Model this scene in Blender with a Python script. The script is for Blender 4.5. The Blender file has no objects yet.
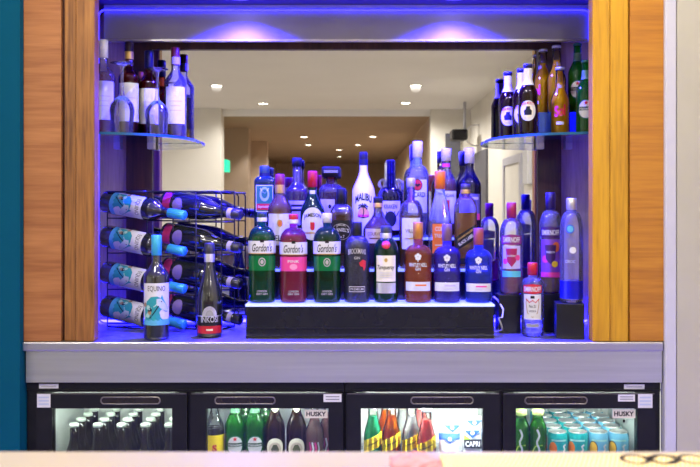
import bpy, bmesh, math, random
from mathutils import Vector, Matrix

random.seed(7)
SC = bpy.context.scene
COL = SC.collection
PI = math.pi
R = math.radians

# ------------------------------------------------------------------ camera, world, light, exposure
F, PX, PY, EYE = 845.0, 358.0, 207.0, 1.30          # focal length in pixels, principal point, eye height
cam_d = bpy.data.cameras.new('camera')
cam = bpy.data.objects.new('camera', cam_d)
COL.objects.link(cam)
cam.location = (0, 0, EYE)
cam.rotation_euler = (R(90), 0, 0)
cam_d.sensor_width = 36
cam_d.lens = F / 700 * 36
cam_d.shift_x = (350 - PX) / 700
cam_d.shift_y = (PY - 233.5) / 700
cam_d.clip_start = 0.02
cam_d.dof.use_dof = True
cam_d.dof.focus_distance = 2.60
cam_d.dof.aperture_fstop = 8.0
SC.camera = cam

world = bpy.data.worlds.new('World')
SC.world = world
world.use_nodes = True
world.node_tree.nodes['Background'].inputs[0].default_value = (1.0, 0.96, 0.90, 1)
world.node_tree.nodes['Background'].inputs[1].default_value = 0.5

SC.view_settings.view_transform = 'Standard'
SC.view_settings.look = 'None'
SC.view_settings.gamma = 1
SC.view_settings.use_curve_mapping = False
SC.view_settings.exposure = 1.1
SC.cycles.use_denoising = True
SC.cycles.max_bounces = 14
SC.cycles.transparent_max_bounces = 40
SC.cycles.glossy_bounces = 6
SC.cycles.diffuse_bounces = 4
SC.cycles.caustics_reflective = False
SC.cycles.caustics_refractive = False
SC.cycles.sample_clamp_indirect = 4.0

BLUE = (0.020, 0.011, 1.0)
WARM = (1.0, 0.93, 0.82)


def light(name, kind, loc, power, color, rot=(0, 0, 0), **kw):
    d = bpy.data.lights.new(name, kind)
    d.energy = power
    d.color = color
    for k, v in kw.items():
        setattr(d, k, v)
    o = bpy.data.objects.new(name, d)
    o.location = loc
    o.rotation_euler = rot
    COL.objects.link(o)
    return o


CEIL, CEIL2 = 2.50, 2.42
# the ceiling downlights of the room (x, y, z, watts)
DOWN = [(-0.80, 1.85, CEIL, 16), (0.80, 1.85, CEIL, 16), (0.0, 1.85, CEIL, 16), (-1.40, -2.60, CEIL, 34), (-1.10, -4.05, CEIL, 34),
        (0.57, -2.60, CEIL, 34), (0.55, -4.00, CEIL, 34), (-0.86, -7.75, CEIL2, 30), (-0.90, -9.5, CEIL2, 30),
        (0.24, -7.7, CEIL2, 30), (0.0, -9.5, CEIL2, 30), (-0.37, -10.8, CEIL2, 26), (-0.42, -13.1, CEIL2, 26),
        (-1.3, 0.15, CEIL, 30), (0.7, 0.15, CEIL, 30)]
for x, y, z, w in DOWN:
    light('downlight_beam', 'SPOT', (x, y, z - 0.02), w * (0.95 if y > 1 else 1.6), WARM, spot_size=R(165), spot_blend=0.5, shadow_soft_size=0.05)
# the two blue spots in the alcove's ceiling
SPOTS = [(-0.376, 2.69), (0.309, 2.69)]
for x, y in SPOTS:
    light('blue_spot_beam', 'SPOT', (x, y, 1.945), 240, BLUE, spot_size=R(138), spot_blend=1.0, shadow_soft_size=0.02)


# ------------------------------------------------------------------ helpers
def P(px, py, Y):
    return Vector(((px - PX) * Y / F, Y, EYE - (py - PY) * Y / F))


def X(px, Y):
    return (px - PX) * Y / F


def Z(py, Y):
    return EYE - (py - PY) * Y / F


class MB:
    """collects faces, builds ONE mesh object"""

    def __init__(self):
        self.v, self.f, self.m, self.s, self.mats = [], [], [], [], []

    def mi(self, mat):
        if mat not in self.mats:
            self.mats.append(mat)
        return self.mats.index(mat)

    def add(self, vs, fs, mat, smooth=False):
        b = len(self.v)
        self.v += [tuple(p) for p in vs]
        i = self.mi(mat)
        for f in fs:
            self.f.append(tuple(b + k for k in f))
            self.m.append(i)
            self.s.append(smooth)
        return self

    def box(self, x0, x1, y0, y1, z0, z1, mat):
        vs = [(x, y, z) for x in (x0, x1) for y in (y0, y1) for z in (z0, z1)]
        fs = [(0, 1, 3, 2), (4, 6, 7, 5), (0, 4, 5, 1), (2, 3, 7, 6), (0, 2, 6, 4), (1, 5, 7, 3)]
        return self.add(vs, fs, mat)

    def lathe(self, prof, mat, n=24, sq=2.0, cx=0, cy=0):
        vs, fs = [], []
        rings = []
        for r, z in prof:
            if r < 1e-6:
                rings.append([len(vs)])
                vs.append((cx, cy, z))
            else:
                ring = []
                for k in range(n):
                    a = 2 * PI * (k + 0.5) / n
                    c, s = math.cos(a), math.sin(a)
                    e = sq if r > 0.018 else 2.0
                    q = (abs(c) ** e + abs(s) ** e) ** (-1.0 / e)
                    ring.append(len(vs))
                    vs.append((cx + r * q * c, cy + r * q * s, z))
                rings.append(ring)
        for a, b in zip(rings, rings[1:]):
            if len(a) == 1 and len(b) == 1:
                continue
            for k in range(n):
                k2 = (k + 1) % n
                if len(a) == 1:
                    fs.append((a[0], b[k2], b[k]))
                elif len(b) == 1:
                    fs.append((a[k], a[k2], b[0]))
                else:
                    fs.append((a[k], a[k2], b[k2], b[k]))
        return self.add(vs, fs, mat, True)

    def tube(self, pts, r, mat, n=8, closed=False):
        pts = [Vector(p) for p in pts]
        N = len(pts)
        vs, fs = [], []
        up = None
        for i, p in enumerate(pts):
            if closed:
                t = (pts[(i + 1) % N] - pts[i - 1])
            else:
                t = pts[min(i + 1, N - 1)] - pts[max(i - 1, 0)]
            t = t.normalized() if t.length > 1e-9 else Vector((0, 0, 1))
            if up is None:
                up = t.orthogonal().normalized()
            up = (up - t * up.dot(t))
            up = up.normalized() if up.length > 1e-6 else t.orthogonal().normalized()
            w = t.cross(up)
            for k in range(n):
                a = 2 * PI * k / n
                vs.append(p + (up * math.cos(a) + w * math.sin(a)) * r)
        rng = range(N) if closed else range(N - 1)
        for i in rng:
            j = (i + 1) % N
            for k in range(n):
                k2 = (k + 1) % n
                fs.append((i * n + k, i * n + k2, j * n + k2, j * n + k))
        if not closed:
            fs.append(tuple(range(n))[::-1])
            fs.append(tuple((N - 1) * n + k for k in range(n)))
        return self.add(vs, fs, mat, True)

    # ---- things drawn on a bottle's front; wrap=(x,z)->point
    def patch(self, wrap, x0, x1, z0, z1, mat, n=14, e=0.0):
        vs, fs = [], []
        for i in range(n + 1):
            x = x0 + (x1 - x0) * i / n
            vs += [wrap(x, z0, e), wrap(x, z1, e)]
        for i in range(n):
            fs.append((2 * i, 2 * i + 2, 2 * i + 3, 2 * i + 1))
        return self.add(vs, fs, mat, True)

    def ell(self, wrap, x, z, a, b, mat, e=0.0, n=20, rings=3, a0=0.0, a1=2 * PI):
        vs = [wrap(x, z, e)]
        fs = []
        for j in range(1, rings + 1):
            for k in range(n + 1):
                t = a0 + (a1 - a0) * k / n
                vs.append(wrap(x + a * j / rings * math.cos(t), z + b * j / rings * math.sin(t), e))
        w = n + 1
        for k in range(n):
            fs.append((0, 1 + k, 2 + k))
            for j in range(rings - 1):
                fs.append((1 + j * w + k, 1 + (j + 1) * w + k, 2 + (j + 1) * w + k, 2 + j * w + k))
        return self.add(vs, fs, mat, True)

    def poly(self, wrap, pts, mat, e=0.0):
        """filled outline, triangulated and cut fine enough to follow the curve"""
        bm = bmesh.new()
        f = bm.faces.new([bm.verts.new((x, z, 0)) for x, z in pts])
        bmesh.ops.triangulate(bm, faces=[f])
        bmesh.ops.subdivide_edges(bm, edges=bm.edges[:], cuts=3, use_grid_fill=True)
        bmesh.ops.triangulate(bm, faces=bm.faces[:])
        bm.verts.index_update()
        vs = [wrap(v.co.x, v.co.y, e) for v in bm.verts]
        fs = [tuple(v.index for v in q.verts) for q in bm.faces]
        bm.free()
        return self.add(vs, fs, mat)

    def stroke(self, wrap, pts, w, mat, e=0.0):
        vs, fs = [], []
        for i, p in enumerate(pts):
            a = Vector(pts[max(i - 1, 0)]); b = Vector(pts[min(i + 1, len(pts) - 1)])
            d = (b - a).normalized()
            nn = Vector((-d.y, d.x)) * w / 2
            vs += [wrap(p[0] + nn.x, p[1] + nn.y, e), wrap(p[0] - nn.x, p[1] - nn.y, e)]
        for i in range(len(pts) - 1):
            fs.append((2 * i, 2 * i + 1, 2 * i + 3, 2 * i + 2))
        return self.add(vs, fs, mat)

    def text(self, wrap, s, x, z, w, h, mat, e=0.0, rot=0.0, shear=0.0, arc=0.0, bold=0.012):
        vs, fs, (bw, bh) = text_shape(s, shear, bold)
        out = []
        c, sn = math.cos(rot), math.sin(rot)
        for tx, tz in vs:
            u, v = tx / bw * w, tz / bh * h
            v += arc * (1 - (2 * u / w) ** 2)
            out.append(wrap(x + u * c - v * sn, z + u * sn + v * c, e))
        return self.add(out, fs, mat)

    def build(self, name, parent=None, loc=None, bevel=0, rot=None):
        me = bpy.data.meshes.new(name)
        me.from_pydata(self.v, [], self.f)
        for m in self.mats:
            me.materials.append(m)
        me.polygons.foreach_set('material_index', self.m)
        me.polygons.foreach_set('use_smooth', self.s)
        me.update()
        bm = bmesh.new(); bm.from_mesh(me)
        bmesh.ops.recalc_face_normals(bm, faces=bm.faces)
        bm.to_mesh(me); bm.free()
        o = bpy.data.objects.new(name, me)
        COL.objects.link(o)
        if parent is not None:
            o.parent = parent
        if loc is not None:
            o.location = loc
        if rot is not None:
            o.rotation_euler = rot
        if bevel:
            b = o.modifiers.new('bevel', 'BEVEL'); b.width = bevel; b.segments = 2; b.limit_method = 'ANGLE'
        return o


_tc = {}


def text_shape(s, shear=0.0, bold=0.012):
    k = (s, shear, bold)
    if k not in _tc:
        cu = bpy.data.curves.new('lettering', 'FONT')
        cu.body = s; cu.size = 1; cu.shear = shear; cu.offset = bold
        cu.align_x = 'LEFT'; cu.resolution_u = 3
        ob = bpy.data.objects.new('lettering', cu)
        COL.objects.link(ob)
        dg = bpy.context.evaluated_depsgraph_get()
        me = bpy.data.meshes.new_from_object(ob.evaluated_get(dg))
        vs = [(v.co.x, v.co.y) for v in me.vertices]
        fs = [tuple(p.vertices) for p in me.polygons]
        bpy.data.objects.remove(ob); bpy.data.curves.remove(cu); bpy.data.meshes.remove(me)
        x0, x1 = min(v[0] for v in vs), max(v[0] for v in vs)
        z0, z1 = min(v[1] for v in vs), max(v[1] for v in vs)
        vs = [(a - (x0 + x1) / 2, b - (z0 + z1) / 2) for a, b in vs]
        _tc[k] = (vs, fs, (x1 - x0, z1 - z0))
    return _tc[k]


def cyl_wrap(rad):
    def w(x, z, e=0.0):
        a = x / rad
        return ((rad + e) * math.sin(a), -(rad + e) * math.cos(a), z)
    return w


def flat_wrap(y):
    def w(x, z, e=0.0):
        return (x, y - e, z)
    return w


def tag(o, label=None, cat=None, group=None, kind=None):
    if label: o['label'] = label
    if cat: o['category'] = cat
    if group: o['group'] = group
    if kind: o['kind'] = kind
    return o


def thing(name, label, cat, loc=(0, 0, 0), rz=0.0, group=None):
    o = bpy.data.objects.new(name, None)
    COL.objects.link(o)
    o.empty_display_size = 0.02
    o.location = loc
    o.rotation_euler = (0, 0, rz)
    return tag(o, label, cat, group)


def copy_tree(o, parent=None):
    c = o.copy(); COL.objects.link(c)
    if parent is not None: c.parent = parent
    for ch in [k for k in bpy.data.objects if k.parent == o]:
        copy_tree(ch, c)
    return c


def face_cam(x, y):
    return math.atan2(-x, y)


# ------------------------------------------------------------------ materials
_mc = {}


def mat(name, color, rough=0.45, metal=0.0, emit=None, es=0.0, var=0.0, vscale=30.0, bump=0.0, stretch=(1, 1, 1), coat=0.0, spec=0.5):
    if name in _mc: return _mc[name]
    m = bpy.data.materials.new(name); m.use_nodes = True
    nt = m.node_tree; b = nt.nodes['Principled BSDF']
    b.inputs['Base Color'].default_value = (*color, 1)
    b.inputs['Roughness'].default_value = rough
    b.inputs['Metallic'].default_value = metal
    b.inputs['Coat Weight'].default_value = coat
    b.inputs['Specular IOR Level'].default_value = spec
    if emit:
        b.inputs['Emission Color'].default_value = (*emit, 1)
        b.inputs['Emission Strength'].default_value = es
    if var or bump:
        tc = nt.nodes.new('ShaderNodeTexCoord'); mp = nt.nodes.new('ShaderNodeMapping')
        mp.inputs['Scale'].default_value = stretch
        nt.links.new(tc.outputs['Object'], mp.inputs[0])
        no = nt.nodes.new('ShaderNodeTexNoise'); no.inputs['Scale'].default_value = vscale; no.inputs['Detail'].default_value = 6
        nt.links.new(mp.outputs[0], no.inputs['Vector'])
        if var:
            r = nt.nodes.new('ShaderNodeValToRGB')
            r.color_ramp.elements[0].position = 0.3; r.color_ramp.elements[1].position = 0.7
            r.color_ramp.elements[0].color = (*[max(0, c * (1 - var)) for c in color], 1)
            r.color_ramp.elements[1].color = (*[min(1, c * (1 + var)) for c in color], 1)
            nt.links.new(no.outputs[0], r.inputs[0]); nt.links.new(r.outputs[0], b.inputs['Base Color'])
        if bump:
            bp = nt.nodes.new('ShaderNodeBump'); bp.inputs['Strength'].default_value = bump; bp.inputs['Distance'].default_value = 0.002
            nt.links.new(no.outputs[0], bp.inputs['Height']); nt.links.new(bp.outputs[0], b.inputs['Normal'])
    _mc[name] = m
    return m


def wood(name, dark, mid, lite, axis='z', scale=1.0, rough=0.38):
    m = bpy.data.materials.new(name); m.use_nodes = True
    nt = m.node_tree; b = nt.nodes['Principled BSDF']
    tc = nt.nodes.new('ShaderNodeTexCoord'); mp = nt.nodes.new('ShaderNodeMapping')
    st = {'z': (1, 1, 0.06), 'x': (0.06, 1, 1)}[axis]
    mp.inputs['Scale'].default_value = st
    nt.links.new(tc.outputs['Object'], mp.inputs[0])
    n1 = nt.nodes.new('ShaderNodeTexNoise'); n1.inputs['Scale'].default_value = 26 * scale; n1.inputs['Detail'].default_value = 7; n1.inputs['Distortion'].default_value = 0.8
    n2 = nt.nodes.new('ShaderNodeTexNoise'); n2.inputs['Scale'].default_value = 150 * scale; n2.inputs['Detail'].default_value = 4
    nt.links.new(mp.outputs[0], n1.inputs['Vector']); nt.links.new(mp.outputs[0], n2.inputs['Vector'])
    mx = nt.nodes.new('ShaderNodeMath'); mx.operation = 'MULTIPLY_ADD'; mx.inputs[1].default_value = 0.5
    ad = nt.nodes.new('ShaderNodeMath'); ad.operation = 'MULTIPLY'; ad.inputs[1].default_value = 0.5
    nt.links.new(n1.outputs[0], ad.inputs[0])
    nt.links.new(n2.outputs[0], mx.inputs[0]); nt.links.new(ad.outputs[0], mx.inputs[2])
    r = nt.nodes.new('ShaderNodeValToRGB')
    e = r.color_ramp.elements
    e[0].position = 0.32; e[0].color = (*dark, 1)
    e[1].position = 0.68; e[1].color = (*lite, 1)
    k = e.new(0.5); k.color = (*mid, 1)
    nt.links.new(mx.outputs[0], r.inputs[0]); nt.links.new(r.outputs[0], b.inputs['Base Color'])
    b.inputs['Roughness'].default_value = rough
    bp = nt.nodes.new('ShaderNodeBump'); bp.inputs['Strength'].default_value = 0.15; bp.inputs['Distance'].default_value = 0.001
    nt.links.new(mx.outputs[0], bp.inputs['Height']); nt.links.new(bp.outputs[0], b.inputs['Normal'])
    return m


def glass(name, tint, ior=1.45, haze=0.0, bend=0.0, hammer=0.0):
    """clear or tinted glass or liquid: passes light (bend = the share that is refracted), reflects by angle"""
    if name in _mc: return _mc[name]
    m = bpy.data.materials.new(name); m.use_nodes = True
    nt = m.node_tree; nt.nodes.clear()
    N = nt.nodes.new
    out = N('ShaderNodeOutputMaterial')

    def mix(fac, a, b):
        x = N('ShaderNodeMixShader')
        if isinstance(fac, float): x.inputs[0].default_value = fac
        else: nt.links.new(fac, x.inputs[0])
        nt.links.new(a, x.inputs[1]); nt.links.new(b, x.inputs[2])
        return x.outputs[0]
    tr = N('ShaderNodeBsdfTransparent'); tr.inputs[0].default_value = (*tint, 1)
    body = tr.outputs[0]
    if bend:
        rf = N('ShaderNodeBsdfRefraction'); rf.inputs['Color'].default_value = (*tint, 1)
        rf.inputs['Roughness'].default_value = 0.02; rf.inputs['IOR'].default_value = 1.33
        body = mix(bend, body, rf.outputs[0])
    if haze:
        df = N('ShaderNodeBsdfDiffuse'); df.inputs[0].default_value = (*[min(1, t * 0.9) for t in tint], 1)
        tl = N('ShaderNodeBsdfTranslucent'); tl.inputs[0].default_value = (*tint, 1)
        body = mix(haze, body, mix(0.5, df.outputs[0], tl.outputs[0]))
    gl = N('ShaderNodeBsdfGlossy'); gl.inputs['Roughness'].default_value = 0.05; gl.inputs[0].default_value = (1, 1, 1, 1)
    fr = N('ShaderNodeFresnel'); fr.inputs[0].default_value = ior
    if hammer:
        tc = N('ShaderNodeTexCoord'); vo = N('ShaderNodeTexVoronoi'); vo.inputs['Scale'].default_value = 190
        bp = N('ShaderNodeBump'); bp.inputs['Strength'].default_value = hammer; bp.inputs['Distance'].default_value = 0.003
        nt.links.new(tc.outputs['Object'], vo.inputs['Vector']); nt.links.new(vo.outputs[0], bp.inputs['Height'])
        for nd in [k for k in nt.nodes if 'Normal' in k.inputs]: nt.links.new(bp.outputs[0], nd.inputs['Normal']) if nd is not bp else None
    nt.links.new(mix(fr.outputs[0], body, gl.outputs[0]), out.inputs[0])
    _mc[name] = m
    return m


WOODV = wood('oak_upright', (0.12, 0.045, 0.012), (0.28, 0.115, 0.027), (0.40, 0.18, 0.043), 'z', 1.0)
WOODH = wood('oak_crossgrain', (0.25, 0.085, 0.026), (0.36, 0.14, 0.044), (0.45, 0.19, 0.062), 'x', 0.8)
WOODG = wood('golden_oak_upright', (0.36, 0.16, 0.006), (0.56, 0.28, 0.008), (0.64, 0.34, 0.012), 'z', 0.9)
WOODGH = wood('golden_oak_crossgrain', (0.34, 0.12, 0.01), (0.46, 0.18, 0.014), (0.54, 0.235, 0.02), 'x', 0.8)
DARKWOOD = wood('dark_stained_wood', (0.03, 0.012, 0.012), (0.06, 0.022, 0.02), (0.09, 0.034, 0.028), 'z', 1.0, 0.4)
LITEWOOD = wood('pale_panel_wood', (0.40, 0.27, 0.18), (0.54, 0.38, 0.26), (0.62, 0.46, 0.33), 'z', 1.2)
TEAL = mat('teal_paint', (0.0, 0.075, 0.135), 0.7, spec=0.1, var=0.04, vscale=6, bump=0.05)
CREAM = mat('cream_paint', (0.46, 0.44, 0.35), 0.65, var=0.03, vscale=8, bump=0.04)
WHITETRIM = mat('white_trim', (0.54, 0.54, 0.61), 0.4, var=0.03, vscale=20)
WALLM = mat('room_wall', (0.74, 0.71, 0.64), 0.8, var=0.03, vscale=3)
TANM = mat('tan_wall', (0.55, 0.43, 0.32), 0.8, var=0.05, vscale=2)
CEILM = mat('ceiling_white', (0.82, 0.81, 0.80), 0.85, var=0.02, vscale=2)
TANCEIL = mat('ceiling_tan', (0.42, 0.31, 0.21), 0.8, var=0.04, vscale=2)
FLOORM = mat('floor_carpet', (0.42, 0.36, 0.30), 0.9, var=0.15, vscale=40)
STEEL = mat('brushed_steel', (0.62, 0.64, 0.57), 0.42, 1.0, var=0.08, vscale=60, stretch=(0.03, 1, 1), bump=0.05)
STEELTOP = mat('steel_top', (0.55, 0.55, 0.57), 0.4, 1.0, var=0.08, vscale=50, stretch=(0.05, 1, 1))
PANELM = mat('grey_fascia', (0.33, 0.32, 0.38), 0.45, var=0.05, vscale=10)
ALCTOP = mat('alcove_ceiling', (0.06, 0.035, 0.04), 0.5, var=0.1, vscale=10)
BLACKGLOSS = mat('black_gloss', (0.012, 0.012, 0.016), 0.13, var=0.2, vscale=14)
BLACK = mat('black_plastic', (0.012, 0.012, 0.014), 0.38, spec=0.3, var=0.15, vscale=20)
FRIDGEBLK = mat('fridge_black', (0.012, 0.012, 0.014), 0.34, spec=0.25, var=0.15, vscale=20)
FRIDGEIN = mat('fridge_lining', (0.72, 0.76, 0.72), 0.4, var=0.03, vscale=10)
WIRE = mat('black_wire', (0.008, 0.008, 0.012), 0.3, var=0.2, vscale=50)
WHITE = mat('white_paper', (0.66, 0.66, 0.68), 0.5, var=0.02, vscale=60)
CREAMP = mat('cream_paper', (0.80, 0.76, 0.62), 0.5, var=0.03, vscale=60)
INK = mat('black_ink', (0.012, 0.011, 0.011), 0.5, spec=0.25, var=0.1)
NAVY = mat('navy_ink', (0.010, 0.012, 0.03), 0.5, spec=0.25, var=0.1)
RED = mat('red_print', (0.55, 0.015, 0.03), 0.4, var=0.08)
REDCAP = mat('red_cap', (0.50, 0.012, 0.03), 0.3, var=0.06)
GOLD = mat('gold_print', (0.65, 0.42, 0.12), 0.35, 0.6, var=0.1)
SILVER = mat('silver_print', (0.70, 0.70, 0.74), 0.3, 0.7, var=0.08)
GREENP = mat('green_print', (0.01, 0.16, 0.09), 0.45, var=0.08)
ORANGEP = mat('orange_print', (0.75, 0.17, 0.03), 0.42, var=0.06)
YELLOWP = mat('yellow_print', (0.88, 0.62, 0.02), 0.42, var=0.05)
PINKP = mat('pink_print', (0.72, 0.05, 0.28), 0.42, var=0.06)
TEALP = mat('teal_print', (0.02, 0.30, 0.34), 0.42, var=0.1)
SKYP = mat('sky_print', (0.10, 0.42, 0.66), 0.4, var=0.05)
BLUEP = mat('blue_print_and_glow', (0.03, 0.10, 0.55), 0.4, var=0.05)  # blue print, and the painted blue light on the shelf's riser blocks
LILACP = mat('lilac_print', (0.52, 0.46, 0.80), 0.42, var=0.05)
TURQCAP = mat('turquoise_foil', (0.05, 0.44, 0.66), 0.35, 0.2, var=0.05)
BROWNP = mat('brown_print', (0.14, 0.05, 0.025), 0.5, var=0.1)
ALU = mat('can_aluminium', (0.75, 0.75, 0.76), 0.28, 0.9, var=0.05)
BLUELED = mat('blue_led', (0.3, 0.3, 1.0), 0.5, emit=(0.006, 0.0045, 1.0), es=7.5)
BLUETAPE = mat('blue_led_tape', (0.3, 0.3, 1.0), 0.5, emit=(0.006, 0.0045, 1.0), es=60.0)
STEPLED = mat('lit_acrylic', (0.6, 0.65, 0.9), 0.4, emit=(0.10, 0.15, 1.0), es=1.1)
LAMPM = mat('lamp_disc', (1, 1, 1), 0.5, emit=(1.0, 0.85, 0.62), es=14.0)
BLUELAMP = mat('blue_lamp_disc', (0.4, 0.4, 1), 0.5, emit=(0.35, 0.3, 1.0), es=14.0)
TUBELED = mat('fridge_tube', (1, 1, 1), 0.5, emit=(0.92, 1.0, 0.93), es=9.0)
EXITM = mat('exit_green', (0.0, 0.3, 0.15), 0.5, emit=(0.02, 0.55, 0.28), es=1.2)

G_CLEAR = glass('glass_clear', (0.93, 0.95, 0.97), 1.6, haze=0.10, bend=0.6)
G_WRAP = glass('glass_clear_thin', (0.95, 0.96, 0.98), 1.6, haze=0.06)
G_BEER = glass('glass_beer', (1.0, 0.98, 0.93), 1.4)
G_VODKA = glass('glass_vodka', (0.95, 0.96, 0.98), 1.6, haze=0.15)
G_THIN = glass('glass_stemware', (0.95, 0.96, 0.98), 1.6, haze=0.03)
G_SHELF = glass('glass_shelf_pane', (0.62, 0.84, 0.92))
G_EDGE = mat('glass_edge', (0.015, 0.10, 0.20), 0.25, spec=0.3, var=0.1, emit=(0.0, 0.0, 0.0))
G_GREEN = glass('glass_green', (0.04, 0.66, 0.05), haze=0.15, bend=0.35)
G_DKGREEN = glass('glass_dark_green', (0.05, 0.30, 0.14), haze=0.14, bend=0.35)
G_GORDON = glass('glass_gin_green', (0.10, 0.58, 0.30), haze=0.08, bend=0.35)
G_BROWN = glass('glass_brown', (0.20, 0.065, 0.02), haze=0.10, bend=0.35)
G_SMOKE = glass('glass_smoke', (0.16, 0.15, 0.30), 1.5, haze=0.06, bend=0.3)
G_BLUE = glass('glass_blue', (0.07, 0.18, 0.80), haze=0.17, bend=0.35, hammer=0.6)
G_PURPLE = glass('glass_purple', (0.17, 0.10, 0.55), haze=0.21, bend=0.35, hammer=0.6)
G_PINK = glass('glass_pink', (0.95, 0.45, 0.62), haze=0.06, bend=0.35)
G_DOOR = glass('glass_door', (0.93, 0.95, 0.94))
G_WINE = mat('wine_bottle_glass', (0.016, 0.018, 0.018), 0.12, coat=0.5, spec=0.7, var=0.2)
G_BLACKB = mat('black_bottle_glass', (0.008, 0.008, 0.014), 0.08, coat=0.3, spec=0.6, var=0.2)
L_AMBER = glass('liquid_amber', (0.75, 0.26, 0.004), 1.1, haze=0.35)
L_DKAMBER = glass('liquid_dark_amber', (0.42, 0.10, 0.004), 1.1, haze=0.3)
L_BEER = glass('liquid_beer', (1.0, 0.60, 0.008), 1.1, haze=0.95)
L_ORANGE = glass('liquid_orange', (0.95, 0.22, 0.004), 1.1, haze=0.5)
L_PINK = glass('liquid_pink', (0.95, 0.12, 0.30), 1.1, haze=0.65)
L_PURPLE = glass('liquid_purple', (0.30, 0.04, 0.16), 1.1, haze=0.35)
L_CLEAR = glass('liquid_clear', (0.95, 0.96, 0.98), 1.1)
L_WWINE = glass('liquid_white_wine', (0.82, 0.66, 0.24), 1.1, haze=0.25)
L_RED = glass('liquid_red_wine', (0.36, 0.03, 0.03), 1.1, haze=0.35)
L_ROSE = glass('liquid_rose', (0.85, 0.55, 0.48), 1.1, haze=0.2)
L_GREEN = glass('liquid_green', (0.08, 0.62, 0.12), 1.1, haze=0.3)
L_COLA = glass('liquid_cola', (0.05, 0.015, 0.01), 1.1, haze=0.3)
MALIBU = mat('white_bottle', (0.78, 0.77, 0.82), 0.2, var=0.02)

# mirror
MIRROR = bpy.data.materials.new('mirror_silver'); MIRROR.use_nodes = True
_b = MIRROR.node_tree.nodes['Principled BSDF']
_b.inputs['Base Color'].default_value = (0.66, 0.67, 0.70, 1); _b.inputs['Metallic'].default_value = 1; _b.inputs['Roughness'].default_value = 0.0

CT = EYE - (342 - PY) * 2.45 / F          # counter top height
YM = 2.88                                  # mirror plane
SHZ = EYE + 0.2168                         # underside of the glass shelves
SHT = SHZ + 0.008                          # their top


def struct(name, mb, bevel=0):
    return tag(mb.build(name, bevel=bevel), kind='structure')


# ------------------------------------------------------------------ the setting
s = MB().box(-5, 2.2, -16, 3.1, -0.05, 0, FLOORM); struct('floor', s)
s = MB().box(-5, 1.45, -4.70, 2.44, CEIL, CEIL + 0.05, CEILM); struct('ceiling', s)
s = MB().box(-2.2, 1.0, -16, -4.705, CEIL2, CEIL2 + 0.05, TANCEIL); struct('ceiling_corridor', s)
# bar front wall around the alcove
xl, xr = X(24, 2.45), X(664, 2.45)
s = MB().box(-2.6, X(22.5, 2.45), 2.43, 2.50, 0, CEIL, TEAL); struct('wall_left', s)
s = MB().box(X(24, 2.46), X(61.5, 2.46), 2.455, 2.50, CT + 0.0005, CEIL, WOODH); struct('trim_1', s, 0.002)
s = MB().box(X(61.5, 2.46), X(64, 2.46), 2.475, 2.50, CT + 0.0005, CEIL, DARKWOOD); struct('trim_2', s)
s = MB().box(X(64, 2.46), X(76, 2.46), 2.462, 2.50, CT + 0.0005, CEIL, WOODV); struct('trim_3', s, 0.003)
s = MB().box(X(76.3, 2.46), X(95, 2.46), 2.455, 2.50, CT + 0.0005, CEIL, WOODV); struct('trim_4', s, 0.003)
s = MB().box(X(592, 2.46), X(609.5, 2.46), 2.455, 2.50, CT + 0.0005, CEIL, WOODG); struct('trim_5', s, 0.003)
s = MB().box(X(609.8, 2.46), X(627.5, 2.46), 2.457, 2.50, CT + 0.0005, CEIL, WOODG); struct('trim_6', s, 0.002)
s = MB().box(X(627.8, 2.46), X(629.5, 2.46), 2.47, 2.50, CT + 0.0005, CEIL, WOODG); struct('trim_7', s)
s = MB().box(X(629.8, 2.46), X(664.5, 2.46), 2.46, 2.50, CT + 0.0005, CEIL, WOODGH); struct('trim_8', s, 0.002)
s = MB().box(X(665, 2.448), X(677, 2.448), 2.448, 2.49, 0, CEIL, WHITETRIM); struct('trim_9', s, 0.006)
s = MB().box(X(677.2, 2.45), 2.2, 2.452, 2.50, 0, CEIL, CREAM); struct('wall_right', s)
# head above the opening (out of frame) and the alcove's shell
ax0, ax1 = -0.935, 0.865
s = MB().box(xl, xr, 2.505, 2.56, 1.975, CEIL, WOODH); struct('trim_10', s)
s = MB().box(ax0 - 0.03, ax0, 2.50, 2.93, CT + 0.001, 1.97, LITEWOOD); struct('wall_alcove_left', s)
s = MB().box(ax1, ax1 + 0.03, 2.50, 2.93, CT + 0.001, 1.97, LITEWOOD); struct('wall_alcove_right', s)
s = MB().box(ax0 - 0.03, ax1 + 0.03, 2.50, 2.93, 1.9705, 2.0, ALCTOP); struct('ceiling_alcove', s)
s = MB().box(-1.0, 1.0, YM + 0.02, 2.93, CT + 0.001, 1.97, LITEWOOD); struct('wall_back', s)
# fascia panel with the light scallops
fz0, fz1 = Z(39.5, 2.80), Z(9, 2.80)
s = MB().box(X(104, 2.80), X(590, 2.80), 2.80, 2.815, fz0, 1.97, PANELM)
s.box(X(104, 2.80), X(590, 2.80), 2.797, 2.818, fz0 - 0.006, fz0 + 0.001, SILVER)
struct('trim_11', s)

# the room behind the camera, seen in the mirror
s = MB().box(-5, X(220, 10.2), -4.75, -4.50, 0, CEIL, WALLM); struct('wall_partition', s)
s = MB().box(X(220, 10.2) + 0.001, 0.889, -4.75, -4.65, CEIL2 - 0.0, CEIL, CEILM); struct('trim_12', s)
s = MB().box(0.89, 1.40, -4.75, -4.60, 0, CEIL, WALLM); struct('wall_door_side', s)
s = MB().box(1.38, 1.45, -4.59, 2.38, 0, CEIL, WALLM); struct('wall_side', s)
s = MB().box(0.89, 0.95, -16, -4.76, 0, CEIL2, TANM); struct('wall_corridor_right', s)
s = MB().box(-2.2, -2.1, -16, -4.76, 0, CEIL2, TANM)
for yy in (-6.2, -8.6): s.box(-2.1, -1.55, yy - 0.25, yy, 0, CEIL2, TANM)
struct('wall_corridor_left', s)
s = MB().box(-2.2, 0.95, -16.1, -16, 0, CEIL2, TANM); struct('wall_far', s)
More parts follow.
